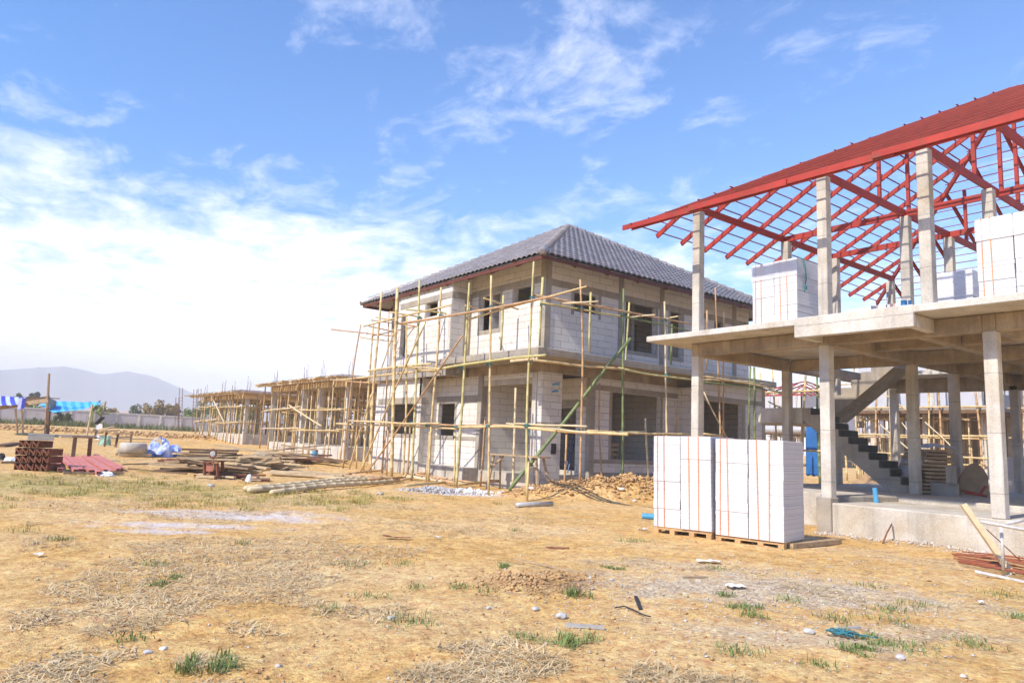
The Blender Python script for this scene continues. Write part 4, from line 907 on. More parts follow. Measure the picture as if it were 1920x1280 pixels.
def formstack():
    b = gp(62, 882); k = depth(b); zb = b.z
    t = thing('steel_form_stack', 'rusty brown stack of steel formwork pieces at the left', 'steel forms', b)
    right = Vector((cr[0], cr[1], 0)).normalized(); fwd = Vector((cf[0], cf[1], 0)).normalized(); s = k/FP
    for r in range(4):
        n = 5 if r < 3 else 3
        for i in range(n):
            c = b+right*((-27+i*13+rp(-1.5,1.5)+(3 if r==3 else 0))*s)+Vector((0,0,(7+r*14)*s)); h = 12.5*s; w_ = 5*s
            mb = MB(); dp = fwd*.5
            for sd in (-1,1): mb.beam(c+right*sd*w_-dp*.2, c+right*sd*w_+dp, .018, h)
            for q in (0,.5,1): mb.beam(c-right*w_+dp*(q-.1), c+right*w_+dp*(q-.1), .018, h*.3)
            mb.beam(c-right*w_-dp*.2+Vector((0,0,h*.42)), c+right*w_-dp*.2+Vector((0,0,-h*.4)), .03, .03)
            mb.build('form_panel', M['rust'], t)
    for j in range(4): MB().beam(b+right*(-18*s)+Vector((0,0,(58+j*3)*s)), b+right*(18*s)+fwd*.3+Vector((0,0,(58+j*3)*s)), .35, .03).build('sheet', M['steelgrey'], t)
formstack()
for i, (x0,y0,x1,y1) in enumerate(((105,863,112,886),(112,864,142,888),(123,863,152,887),(134,864,170,889),(143,864,185,892),(155,863,198,888),(163,863,210,890),(172,862,222,886),(178,861,230,884))):
    a, b = gp(x0,y0), gp(x1,y1); a.z += .10+.02*(i%3); b.z += .08
    tag(MB().channel(a, b, .12, .07, t=.012).build('steel_beam', M['redlight'] if 'redlight' in M else M['red']), 'red primed steel channel lying in the row beside the rusty forms', 'steel beam', 'red steel channels laid on the ground')
a = gp(118,889); b = gp(88,889); tag(MB().beam(a+Vector((0,0,.04)), gp(230,890)+Vector((0,0,.04)), .06, .06).build('timber_bearer', M['wood']), 'thin timber bearer under the red steel channels', 'timber')
def lump(name, label, cat, px, py, w, h, mat, n=60, flat=1., seed=1, group=None):
    b = gp(px, py); k = depth(b); W = w*k/FP/2; Hh = h*k/FP; V = []; F = []; nu, nv = 22, 9
    right = Vector((cr[0], cr[1], 0)).normalized(); fwd = Vector((cf[0], cf[1], 0)).normalized()
    for j in range(nv+1):
        for i in range(nu):
            a = 2*math.pi*i/nu; e = math.pi/2*j/nv; rr = math.cos(e)*(1+.35*(float(vnoise(3*math.cos(a)+seed*7+20, 3*math.sin(a)+j*.8+20))-.5)); hz = Hh*math.sin(e)*(1+.9*math.cos(e)*(float(vnoise(2*math.cos(a)+seed+9, 2*math.sin(a)+9+j*.3))-.5))
            V.append(b+right*W*rr*math.cos(a)+fwd*W*.7*rr*math.sin(a)+Vector((rp(-.06,.06)*W, rp(-.06,.06)*W, hz-.03+rp(-.05,.05)*Hh)))
    F = [(j*nu+i, j*nu+(i+1)%nu, (j+1)*nu+(i+1)%nu, (j+1)*nu+i) for j in range(nv) for i in range(nu)]
    return tag(MB().add(V, F).build(name, M[mat], smooth=False), label, cat, group)
lump('plastic_sack', 'white plastic sack on the ground left of the rusty steel forms', 'sack', 19, 867, 28, 12, 'white', seed=2)
lump('plastic_sack', 'black plastic bag at the left border beside the white sack', 'bag', 2, 862, 16, 14, 'black', seed=3)
lump('tarp_heap', 'crumpled blue tarp heaped over something beside the cement tub', 'tarp', 298, 856, 52, 36, 'tarpheap', seed=4); lump('tarp_heap', 'smaller crumpled end of the blue tarp at the right of the heap', 'tarp', 326, 855, 34, 22, 'tarpheap', seed=5)
lump('plastic_litter', 'white and green plastic sheet crumpled on the red channels', 'litter', 198, 891, 36, 9, 'white', seed=6)
lump('cloth_heap', 'heap of pale green and dark cloths near the slanting poles', 'cloth', 196, 834, 22, 18, 'tarpgreen' if 'tarpgreen' in M else 'rope', seed=7)
lump('cloth_heap', 'white rag lying beside the pale green cloth heap', 'cloth', 184, 824, 10, 9, 'white', seed=8)
def tub():
    b = gp(248, 855); k = depth(b); s = k/FP; bz = b.z+.12
    prof = [(25*s,0),(26*s,.0),(22.5*s,17*s),(21*s,18.5*s),(0,19*s)]; V = []; n = 32
    for r, z in prof[:-1]: V += [(b.x+r*math.cos(2*math.pi*i/n), b.y+r*math.sin(2*math.pi*i/n), bz+z) for i in range(n)]
    V.append((b.x, b.y, bz+19*s)); m = len(prof)-1
    F = [(j*n+i, j*n+(i+1)%n, (j+1)*n+(i+1)%n, (j+1)*n+i) for j in range(m-1) for i in range(n)]+[((m-1)*n+i, (m-1)*n+(i+1)%n, m*n) for i in range(n)]
    t = thing('mortar_tub', 'upturned round grey cement tub on a low wooden frame', 'tub', b); MB().add(V, F).build('tub', M['cement'], t, smooth=True)
    for dy in (-.35,.35): MB().beam((b.x-.5,b.y+dy,b.z+.05),(b.x+.55,b.y+dy,b.z+.07),.08,.09).build('bearer', M['woodpale'], t)
tub()
def post_and(px0, py0, px1, py1, r, name, label, mat='wood', cat='post', group=None, wdt=None):
    a = gp(px0, py0); k = depth(a); b = dk(px1, py1, k)
    mb = MB().beam(a-Vector((0,0,.05)), b, wdt or r*2, .03 if wdt else r*2, up=(cf[0],cf[1],0)); return tag(mb.build(name, M[mat]), label, cat, group)
post_and(306,857,295,822,0,'board','upright pale board leaning against the blue tarp heap','woodpale','board',wdt=.24)
t = thing('trestle_frame', 'rough timber frame of two posts and a top rail behind the red channels', 'trestle', gp(150,862)); k = depth(gp(150,862))
for (x0,y0,x1,y1) in ((136,862,141,820),(166,862,170,820)): MB().beam(gp(x0,y0)-Vector((0,0,.05)), dk(x1,y1,k), .11, .11).build('post', M['wooddark'], t)
MB().beam(dk(138,818,k), dk(180,820,k), .14, .06).build('rail', M['wooddark'], t)
t = thing('scrap_table', 'ramshackle low wooden table with boards heaped on it beyond the cement tub', 'table', gp(220,838)); k = depth(gp(220,838))
for (x0,y0,x1,y1) in ((196,836,200,806),(216,838,222,812),(244,835,247,812)): MB().beam(dk(x0,y0,k)-Vector((0,0,.1)), dk(x1,y1,k+.3), .08, .08).build('leg', M['wooddark'], t)
for (x0,y0,x1,y1,w_) in ((196,809,224,806,.5),(220,813,248,812,.08),(222,819,246,819,.06),(200,803,214,800,.25)): MB().beam(dk(x0,y0,k), dk(x1,y1,k+.3), w_, .05).build('board', M['wood'], t)
# long boards and pipes lying about
def lie(px0,py0,px1,py1,w_,h_,mat,name,label,cat,group=None,dz=0.,tube=False,bend=.02):
    a = gp(px0,py0); b = gp(px1,py1); a.z += h_/2+dz; b.z += h_/2+dz
    mb = bamboo(MB(), a, b, w_/2, bend, 8) if tube else MB().beam(a, b, w_, h_)
    return tag(mb.build(name, mat if not isinstance(mat, str) else M[mat], smooth=bool(tube)), label, cat, group)
lie(112,825,300,829,.22,.05,'woodpale','board','long pale board lying across behind the cement tub','board',dz=.12)
lie(110,822,210,824,.12,.10,'steelgrey','pipe','long pale pipe lying behind the timber frame','pipe',dz=.1)
lie(0,838,32,833,.3,.1,'wooddark','board','dark board at the left border','board'); lie(0,868,40,868,.10,.06,'wood','board','narrow board under the white sack at the left border','board')
lie(228,872,290,870,.06,.05,'wood','board','thin stick beyond the right end of the red channels','board'); lie(240,880,350,889,.05,.04,'wooddark','board','long thin lath between the red channels and the timber pile','board')
# timber piles and saw table
def pile(cx, cy, w, d, n, label, group, mats=('wood','woodpale','wood','wooddark'), L=(1.2,2.6), hmax=.5, ang=0., spread=.5):
    c = gp(cx, cy); k = depth(c); right = Vector((cr[0], cr[1], 0)).normalized(); fwd = Vector((cf[0], cf[1], 0)).normalized(); W = w*k/FP
    for i in range(n):
        a = ang+rp(-spread,spread); dr = right*math.cos(a)+fwd*math.sin(a); p = c+right*rp(-.5,.5)*W*.7+fwd*rp(-.5,.5)*d; l = rp(*L)/2
        z0 = g1(p.x,p.y)+.03+hmax*(i/n)*rp(.4,1.1)*max(.2,1-abs((p-c).dot(right))/(W*.6)); tilt = rp(-.16,.16)*min(1,hmax*2)
        tag(MB().beam((p.x-dr.x*l,p.y-dr.y*l,z0-tilt*l),(p.x+dr.x*l,p.y+dr.y*l,z0+tilt*l), rp(.08,.24), rp(.03,.06)).build('plank', M[random.choice(mats)]), label, 'plank', group)
pile(385, 884, 100, .9, 26, 'weathered plank in the jumbled timber pile beside the saw table', 'planks of the pile by the saw table', ang=.35, spread=.12, L=(1.2,2.2), hmax=.85)
pile(475, 880, 110, 1.4, 22, 'board in the sprawling heap right of the saw table', 'boards heaped right of the saw table', L=(1.2,2.8), hmax=.8, mats=('woodpale','wood','woodpale'))
pile(440, 898, 130, .8, 16, 'short offcut scattered before the timber pile', 'offcuts scattered before the timber pile', L=(.4,1.4), hmax=.12, mats=('woodpale','wood','rust'))
pile(430, 862, 150, 1.2, 16, 'long board lying behind the saw table', 'boards lying behind the saw table', L=(1.6,3.4), hmax=.22, spread=.2, mats=('woodpale','wood'))
pile(560, 868, 100, 1.6, 18, 'dark stick in the brushy heap before the nearer formwork house', 'sticks before the nearer formwork house', L=(1.0,2.6), hmax=.6, mats=('wooddark','rust','wood'))
pile(610, 893, 150, 1.2, 20, 'split bamboo length on the ground left of the scaffold foot', 'split bamboo left of the scaffold foot', L=(1.2,2.8), hmax=.1, spread=.25, mats=('woodpale','woodpale','wood'))
pile(345, 868, 50, .6, 7, 'short reddish board between the tarp heap and the saw table', 'short boards near the tarp heap', L=(.8,1.6), hmax=.15, mats=('rust','wood'))
def sawtable():
    b = gp(398, 897); k = depth(b); s = k/FP; t = thing('saw_table', 'rusty old table saw with a round blade guard among the planks', 'table saw', b)
    fr = Vector((cf[0], cf[1], 0)).normalized()*.35
    for (x0, x1) in ((384,383),(409,407)):
        MB().beam(dk(x0,897,k), dk(x1,868,k), .06, .06).build('leg', M['rust'], t); MB().beam(dk(x0,893,k)+fr, dk(x1,866,k)+fr, .06, .06).build('leg', M['rust'], t)
    MB().beam(dk(381,866,k)+fr*.5, dk(411,865,k)+fr*.5, .45, .04).build('table_top', M['rust'], t); MB().beam(dk(387,876,k)+fr*.3, dk(400,876,k)+fr*.3, .25, .2).build('motor', M['redfade'], t)
    c = dk(399,850,k); n = 28; V = []; ax = Vector((cf[0],cf[1],0)).normalized(); ri = Vector((cr[0],cr[1],0)).normalized()
    ring = [c+ri*math.cos(a)*6*s+Vector((0,0,math.sin(a)*8*s)) for a in np.linspace(0,2*math.pi,25)]; MB().tube(ring, .022, 6).build('blade_guard', M['rust'], t, smooth=True)
    MB().tube([c-ax*.02, c+ax*.02], 5*s, 20).build('blade', M['steelgrey'], t); MB().beam(c, dk(401,880,k), .03, .03).build('stand', M['woodpale'], t)
M['redfade'] = mottled('faded_red', (.45,.17,.12), .3, 5, .8, .1)
sawtable()
t = tag(MB().beam(gp(482,857)+Vector((0,0,.12)), gp(514,857)+Vector((0,0,.12)), .6, .28).build('panel', M['conc_light']), 'low pale concrete block standing before the nearer formwork house', 'block')
lump('plastic_litter', 'crumpled white printed plastic bag before the low pale block', 'litter', 502, 860, 22, 13, 'paper', seed=11)
lump('rag', 'dirty white rag before the timber pile', 'rag', 466, 903, 12, 16, 'white', seed=12)
tag(MB().tube([gp(590,858), gp(590,858)+Vector((0,0,.35))], .13, 14).build('bucket', M['bluepipe']), 'small blue bucket below the nearer formwork house', 'bucket')
# bamboo logs lying in the open
for i, q in enumerate(((460,922,700,899),(466,925,722,901),(508,928,748,905))):
    lie(*q, .13, .13, M['bam'][4], 'bamboo_log', ('longest bamboo log of three lying in the open, at the back', 'middle one of three thick bamboo logs lying in the open', 'front one of three thick bamboo logs lying in the open')[i], 'bamboo log', 'thick bamboo logs lying in the open', tube=True, bend=.015)
for i, q in enumerate(((652,896,718,889),(756,893,884,911),(760,896,830,905),(772,890,870,906),(755,898,865,912),(760,920,835,914),(805,900,862,915),(863,915,930,908),(745,905,800,896),(640,893,716,900),(690,908,755,905),(758,899,762,893))):
    lie(*q, rp(.06,.09), .08, M['bam'][random.choice((0,4,3))], 'bamboo_pole', 'straw coloured bamboo pole lying loose at the foot of the scaffold', 'bamboo pole', 'loose bamboo poles at the scaffold foot', tube=True, dz=rp(0,.12))
# mortar rubbish heap
def rubble(label, px, py, w, d, n, sz, mat, name='rubble', hh=.12):
    c = gp(px, py); k = depth(c); right = Vector((cr[0], cr[1], 0)).normalized(); fwd = Vector((cf[0], cf[1], 0)).normalized(); W = w*k/FP; mb = MB()
    for i in range(n):
        u, v = random.gauss(0,.33), random.gauss(0,.33); p = c+right*u*W+fwd*v*d; s = sz*rp(.4,1.3); z = g1(p.x,p.y)+hh*max(0,1-(u*u+v*v)*3)*rp(.3,1)
        a = Vector((rp(-1,1),rp(-1,1),rp(-.4,.4))).normalized(); b_ = a.cross(Vector((rp(-1,1),rp(-1,1),rp(-1,1)))).normalized(); cc = a.cross(b_)*rp(.25,.6)
        q = Vector((p.x,p.y,z)); mb.add([q-a*s-b_*s*.7-cc*s, q+a*s-b_*s*.6-cc*s, q+a*s*.8+b_*s*.7-cc*s, q-a*s*.9+b_*s*.6-cc*s, q-a*s*.8-b_*s*.5+cc*s, q+a*s*.7-b_*s*.5+cc*s, q+a*s*.6+b_*s*.5+cc*s, q-a*s*.7+b_*s*.6+cc*s],
                   [(0,3,2,1),(4,5,6,7),(0,1,5,4),(1,2,6,5),(2,3,7,6),(3,0,4,7)])
    o = mb.build(name, M[mat]); o['kind'] = 'stuff'; o['label'] = label; return o
rubble('heap of broken grey tile and mortar bits before the block house', 818, 921, 80, 1.0, 520, .04, 'stone'); rubble('spread of pale mortar crumbs beside the rubbish heap', 880, 924, 90, .8, 260, .035, 'white')
lump('bottle', 'blue green plastic bottle on the rubbish heap', 'bottle', 812, 917, 7, 9, 'rope', seed=21)
# ------------------------------------------------------------------ foreground pieces on the right
a = gp(968,951); b = gp(1035,948); tag(MB().tube([a+Vector((0,0,.05)), b+Vector((0,0,.05))], .055, 12).build('pipe', M['steelgrey'], smooth=True), 'grey pipe length lying before the soil heap', 'pipe')
lie(1478,1027,1569,1018,.16,.07,'wood','plank','thick weathered plank lying at the foot of the right block pallet','plank')
lie(1490,1014,1530,1010,.14,.03,'woodpale','board','thin board between the pallet and the thick plank','board')
# rusty stick leaning on the plinth, slanting pole and white trestle at the right border
a = gp(1655,1019); b = at(1672,982,0,13.0); tag(MB().tube([a, a.lerp(b,.5)+Vector((.0,.012,0)), b], .014, 6).build('stick', M['rust'], smooth=True), 'thin rusty stick leaning against the concrete plinth', 'stick')
a = gp(1897,1076); kb = depth(a)+.5; b = dk(1806,945,kb); tag(MB().beam(a, b, .075, .05, up=(cf[0],cf[1],0)).build('pole', M['woodpale']), 'pale slanting timber propped up before the right part of the plinth', 'timber')
def steelframe():
    a = gp(1884,1080); k = depth(a); s = k/FP; t = thing('steel_trestle', 'white painted tubular steel stand before the plinth at the right border', 'steel stand', a)
    P = lambda x, y, kk=0: dk(x, y, k+kk)
    for q in ((1828,1071,1945,1096,-.1,-.45),(1884,1080,1940,1066,0,.8),(1838,977,1950,998,0,-.3),(1888,981,1945,970,0,.8),(1940,1092,1940,990,-.4,-.3),(1882,1079,1877,981,0,0)):
        MB().tube([P(q[0],q[1],q[4]), P(q[2],q[3],q[5])], .021, 8).build('tube', M['steelwhite'], t, smooth=True)
    MB().tube([P(1850,992), P(1915,1052)], .007, 5).build('tie_wire', M['rust'], t)
M['steelwhite'] = mottled('white_painted_tube', (.62,.60,.58), .25, 14, .5, .1, .4, (.35,.27,.2))
steelframe()
rb = thing('rebar_bundle', 'bundle of rusty bars lying along the foot of the plinth at the right', 'rebar', gp(1850,1055))
for i in range(16):
    a = gp(1795+rp(-12,30), 1040+i*1.4); b = gp(1990, 1062+i*2.6); a.z += .02+.03*rp(0,2); b.z += .02+.03*rp(0,2); MB().tube([a, a.lerp(b,.5)+Vector((0,0,rp(0,.03))), b], .010, 5).build('bar', M['rebarred'] if 'rebarred' in M else M['rust'], rb)
# teal rope tangle, papers, laths
c = gp(1565,1192); mb = MB(); pts = []
for i in range(64): a_ = i*.55; r = .06+.035*math.sin(i*1.7)+.03*rp(-1,1); pts.append(Vector((c.x+r*math.cos(a_)*.9+.0009*i, c.y+r*math.sin(a_)-.0016*i, c.z+.02+.03*abs(math.sin(i*.9)))))
mb.tube(pts, .0045, 5)
pts = [Vector((c.x+.012*i+rp(-.01,.01), c.y-.012*i+.04*math.sin(i), c.z+.015+rp(0,.012))) for i in range(18)]; mb.tube(pts, .0045, 5)
tag(mb.build('rope_tangle', M['teal'] if 'teal' in M else M['rope'], smooth=True), 'tangled teal rope lying in the right foreground', 'rope')
lie(1565,1181,1612,1178,.03,.02,'steelgrey','lath','grey lath lying against the teal rope','lath')
def sheet(px, py, w, d, mat, name, label, cat, rot=0.):
    c = gp(px, py); V = []; n = 7; cs, sn = math.cos(rot), math.sin(rot); s = depth(c)/FP
    right = Vector((cr[0], cr[1], 0)).normalized(); fwd = Vector((cf[0], cf[1], 0)).normalized()
    for j in range(4):
        for i in range(n):
            u = (i/(n-1)-.5)*w*s*(1-.2*abs(j-1.5)/1.5*rp(.3,1)); v = (j/3-.5)*d; p = c+right*(u*cs-v*sn)+fwd*(u*sn+v*cs); V.append((p.x, p.y, g1(p.x,p.y)+.022+rp(0,.025)))
    F = [(j*n+i, j*n+i+1, (j+1)*n+i+1, (j+1)*n+i) for j in range(3) for i in range(n-1)]
    return tag(MB().add(V, F).build(name, M[mat], smooth=True), label, cat)
sheet(1328,1055,46,.13,'paper','paper_scrap','white paper scrap on the ground before the pallets','paper'); sheet(1380,1103,40,.12,'paper','paper_scrap','curled pale sheet lying right of the centre foreground','paper',.3)
sheet(1205,994,18,.08,'paper','paper_scrap','small white scrap left of the pallets','paper'); sheet(820,1010,14,.08,'white','paper_scrap','tiny white scrap in the middle of the yard','paper'); sheet(72,1044,16,.07,'white','paper_scrap','small white scrap in the left foreground','paper')
sheet(745,1011,58,.10,'rust','bark_piece','curved brown bark piece lying left of centre','bark'); sheet(1840,1133,14,.07,'white','paper_scrap','small white scrap at the right edge of the yard','paper')
lie(966,1048,1085,1075,.03,.015,'wood','lath','long thin lath before the dug spot','lath'); lie(940,1111,990,1117,.022,.015,'wood','lath','short lath left of the dug spot','lath')
lie(1280,1084,1326,1083,.03,.02,'wood','lath','thin dark lath on the grey gravel','lath'); lie(1060,1174,1133,1179,.03,.025,'steelgrey','lath','pale bent strip beside the green tuft in the centre foreground','strip')
lie(95,1247,110,1237,.05,.01,'woodpale','chip','pale wood chip in the bottom left corner','chip'); lie(1025,1027,1066,1029,.035,.02,'rust','lath','short reddish lath in the middle of the yard','lath')
lie(1192,1120,1201,1144,.03,.02,'black','lath','short dark rod right of centre','rod')
pts = [gp(1153,1143), gp(1170,1140), gp(1190,1148), gp(1205,1156), gp(1220,1160)]
tag(MB().tube([p+Vector((0,0,.02)) for p in pts], .006, 6).build('hose_piece', M['black'], smooth=True), 'dark curved hose piece right of centre', 'hose')
for i, (px, py, s, lab) in enumerate(((1053,1158,.055,'largest pale stone in the centre foreground'),(1004,1143,.035,'pale stone just left of the largest one'),(734,1161,.035,'grey stone left of centre'),(916,1141,.025,'small grey stone in the middle foreground'),
        (1147,1088,.028,'small pale stone before the dug spot, at its right'),(277,1225,.03,'rounded pale stone near the bright green tuft'),(305,1218,.025,'small white stone near the bright green tuft'),(1688,1235,.04,'brown stone in the bottom right foreground'),
        (1517,1187,.05,'pale grey stone left of the teal rope'),(1012,904,.09,'white block chunk before the sawhorse'),(995,928-3,.10,'white block at the foot of the leaning green pole'),(1165,934,.09,'white chunk on the soil heap'),(1190,940,.06,'smaller white chunk on the soil heap'),(395,912,.08,'pale round stone before the timber offcuts'),(712,927,.08,'pale flat stone right of the bamboo logs'))):
    c = gp(px, py); V = []; F = []
    import bmesh
    bm = bmesh.new(); bmesh.ops.create_icosphere(bm, subdivisions=2, radius=1)
    for v in bm.verts: v.co *= 1+.35*(float(vnoise(v.co.x*1.6+i*3+30, v.co.y*1.6+v.co.z+30))-.5)*1.4
    V = [(c.x+v.co.x*s*1.0, c.y+v.co.y*s*.8, c.z+s*.35+v.co.z*s*.5) for v in bm.verts]; F = [tuple(v.index for v in f.verts) for f in bm.faces]; bm.free()
    tag(MB().add(V, F).build('stone', M['stone'] if 'white' not in lab else M['white']), lab, 'stone')
# ------------------------------------------------------------------ things on the ground floor of the frame house
def slabwood():
    x0, y0 = 20.3, 8.35
    a = at(1730,925,2,.66); b = dk(1782,925,depth(a)); b.z = .66; k = depth(a); t = thing('timber_stack', 'stack of dark brown boards under a dirty plastic sheet inside the frame house', 'timber stack', a)
    r = (b-a).normalized(); f = Vector((-r.y, r.x, 0)); f = f if f.dot(Vector((cf[0],cf[1],0))) > 0 else -f; W = (b-a).length; zt = dk(1760,842,k).z; n = 12
    for i in range(n):
        z = .66+(zt-.66)*i/n; o = rp(-.06,.06); MB().beam(a+r*(o-.1)+f*.2+Vector((0,0,z-.66+.05)), a+r*(W+o)+f*.2+Vector((0,0,z-.66+.05)), .8, (zt-.66)/n*.62).build('board', M[random.choice(('wood','cardboard','wood'))], t)
        MB().beam(a+r*.1+f*.2+Vector((0,0,z-.66+.012)), a+r*(W-.1)+f*.2+Vector((0,0,z-.66+.012)), .6, .03).build('spacer', M['wooddark'], t)
    h = zt-.66; cloth(MB(), a-r*.25-f*.22+Vector((0,0,h*.35)), a+r*.05-f*.24+Vector((0,0,h*.98)), a+r*.05+f*.7+Vector((0,0,h*1.0)), a-r*.25+f*.7+Vector((0,0,h*.35)), 8, 6, -.03, wr=.03).build('plastic_sheet', M['film'], t)
    cloth(MB(), a-f*.25+Vector((0,0,h+.03)), a+r*W-f*.25+Vector((0,0,h+.06)), a+r*W+f*.7+Vector((0,0,h+.12)), a+f*.7+Vector((0,0,h+.05)), 8, 6, -.05, wr=.03).build('plastic_sheet', M['film'], t)
M['ladder'] = mottled('blue_grey_metal', (.10,.14,.28), .2, 6, .5, .1)
M['tarpdeep'] = mottled('deep_blue_tarp', (.03,.16,.45), .35, 2, .5, .2)
M['film'] = mottled('dirty_plastic_film', (.50,.48,.50), .35, 3, .35, .3, .5)
slabwood()
def board(px0, px1, pyb, pyt, kk, mat, name, label, cat, curve=True):
    a = at(px0, pyb, 2, .66); k = depth(a)+kk; n = 14; V = []
    for i in range(n+1):
        s = i/n; px = px0+(px1-px0)*s; top = pyb-(pyb-pyt)*(math.sin(math.pi*(.12+.76*s))**.6 if curve else 1)
        p = dk(px, top, k); q = Vector((p.x, p.y, .66)); V += [q, p, p+Vector((cf[0],cf[1],0))*.02, q+Vector((cf[0],cf[1],0))*.02]
    F = []
    for i in range(n): a_, b_ = 4*i, 4*i+4; F += [(a_,a_+1,b_+1,b_),(a_+1,a_+2,b_+2,b_+1),(a_+2,a_+3,b_+3,b_+2)]
    return tag(MB().add(V, F).build(name, M[mat]), label, cat)
board(1800,1853,927,868,0,'cardboard','curved_board','large brown board with a rounded top leaning inside the frame house','board')
t = pallet_stack('block_pallet', 'white block pallets lined up behind the frame house, seen between its right columns', (24.6, 8.6, .25), 0, (.9,.9,.9,.9,.9), .9, 1.35, None, pal=False)
a = at(1743,880,0,17.6)
tag(MB().tube([(17.4,6.55,.75),(17.5,6.3,.72),(17.7,6.25,.9)], .03, 6).tube([(17.35,6.6,.8),(17.6,6.2,.7)], .03, 6).build('red_handle', M['red'], smooth=True), 'red hose end lying beside the timber stack inside the frame house', 'hose')
lump('sand_heap', 'brown sand heap behind the frame house, seen under the stair', 'sand heap', 1600, 916, 10, 5, 'cardboard', seed=31)
def sandheap(x, y, r, h, label):
    mb = MB(); n = 24; V = [(x,y,h+g1(x,y))]; 
    for j in range(1,6):
        for i in range(n): a = 2*math.pi*i/n; rr = r*j/5*(1+.2*(float(vnoise(math.cos(a)*2+9,math.sin(a)*2+j*.3+9))-.5)); V.append((x+rr*math.cos(a), y+rr*math.sin(a), g1(x,y)-.1+h*(1-j/5)**.9+rp(0,.03)))
    F = [(0,1+i,1+(i+1)%n) for i in range(n)]+[(1+(j-1)*n+i,1+(j-1)*n+(i+1)%n,1+j*n+(i+1)%n,1+j*n+i) for j in range(1,5) for i in range(n)]
    tag(MB().add(V, F).build('sand_heap', M['soilheap']), label, 'sand heap')
M['soilheap'] = mottled('brown_sand', (.42,.27,.15), .3, 6, .95, .4)
sandheap(24.5, 12.2, 1.3, .95, 'brown sand heap between the stair and the houses behind')
# ------------------------------------------------------------------ houses behind, to the right
def rear_house(name, label, x0, x1, y0, y1, upper=True, zs=3.9, props=75, roof=None, tone='reargrey'):
    t = thing(name, label, 'house', ((x0+x1)/2, (y0+y1)/2, 0))
    MB().box(x0,x1,y0,y1,-.5,.35).build('plinth', M['conc_light'], t)
    if upper:
        mb = MB(); wall(mb, 0, x0+.3, .2, y0, y1, zs+.16, 7.0, holes=[(y0+1.2+2.9*i, y0+2.5+2.9*i, zs+.9, zs+2.3) for i in range(int((y1-y0-1.5)/2.9))]); wall(mb, 1, y1-.2, .2, x0+.51, x1, zs+.16, 7.0, holes=[(x0+2,x0+3.4,zs+.9,zs+2.3)])
        wall(mb, 1, y0, .2, x0+.51, x1, zs+.16, 7.0, holes=[(x0+2,x0+3.4,zs+.9,zs+2.3)]); mb.build('wall', M[tone], t); MB().box(x0+2.5,x0+2.7,y0+.3,y1-.3,zs+.16,6.9).build('partition', M['conc_dark'], t)
        for i in range(int((y1-y0)/2.2)+1): MB().box(x0+.26,x0+.52,y0+2.2*i,y0+2.2*i+.22,zs+.16,7.02).build('column', M['conc_light'], t)
    MB().box(x1-1.2,x1-1.0,y0,y1,.35,zs-.06).build('dark_backing', M['conc_dark'], t)  # dark sheet added so the open ground floor looks shaded inside
    for i in range(int((y1-y0)/2.6)+1):
        for x in (x0+.3, x0+3.6): MB().box(x,x+.22,y0+2.6*i,y0+2.6*i+.22,.35,zs-.2).build('column', M['conc_light'], t)
    MB().box(x0-.5,x1,y0-.4,y1+.4,zs-.05,zs+.14).build('slab', M['conc_grey'], t); MB().box(x0-.7,x1,y0-.6,y1+.6,zs-.22,zs-.06).build('deck_boards', M['wooddark'], t)
    n = 0
    for i in range(int(props)):
        y = y0-.4+(y1-y0+.8)*i/props; x = x0-.4+rp(0,3.5); bamboo(MB(), (x,y,.3), (x+rp(-.1,.1),y+rp(-.1,.1),zs-.2), rp(.03,.045), .02, 6).build('prop', M['bam'][random.choice((0,3,4))], t, smooth=True)
    for z in (1.3, 2.5): bamboo(MB(), (x0-.6,y0-.4,z), (x0-.6,y1+.4,z+rp(-.2,.2)), .045, .02, 6).build('ledger', M['bam'][0], t, smooth=True)
    mb = MB()
    for i in range(26): y = rp(y0,y1); mb.beam((x0-.6+rp(0,2),y,zs-.35-rp(0,.25)), (x0-.6+rp(0,2),y+rp(-1,1),zs-.3-rp(0,.2)), .12, .05)
    mb.build('formwork_scraps', M['woodpale'], t)['kind'] = 'stuff'
    return t
def rear_scaffold(label, x, y0, y1, z0=3.9, zt=6.6, n=9, mats=(0,4,3)):
    t = thing('rear_scaffold', label, 'scaffold', (x, (y0+y1)/2, 0))
    for i in range(n):
        y = y0+(y1-y0)*i/(n-1)+rp(-.2,.2); bamboo(MB(), (x+rp(-.1,.1),y,.2), (x+rp(-.2,.2),y+rp(-.3,.3),zt+rp(-.5,.6)), rp(.045,.06), .02, 6).build('pole', M['bam'][random.choice(mats)], t, smooth=True)
    for z in (z0+.05, z0+1.25, 1.6, 2.6): bamboo(MB(), (x-.05,y0-.5,z), (x-.05,y1+.5,z+rp(-.15,.15)), .05, .02, 6).build('ledger', M['bam'][0], t, smooth=True)
    for i in range(4): y = rp(y0,y1-2); bamboo(MB(), (x-.1,y,rp(.5,4)), (x-.1,y+rp(1.5,2.5),rp(3,5.5)), .035, .02, 6).build('brace', M['bam'][4], t, smooth=True)
M['reargrey'] = mottled('grey_plaster', (.40,.41,.46), .2, 1.2, .9, .1); M['rearwhite'] = mottled('white_blockwork', (.52,.52,.56), .15, 1.2, .9, .1)
rear_house('rear_house', 'grey plastered house in formwork behind the right part of the frame house', 38, 46, 1.0, 11.2)
rear_scaffold('bamboo scaffold on the grey house behind the right columns', 36.9, 1, 11.5)
rear_house('rear_house', 'house with white upper walls behind the stair of the frame house', 38, 46, 13.4, 19.4, tone='rearwhite')
rear_scaffold('bamboo scaffold on the white walled house behind the stair', 36.9, 13.2, 19.6)
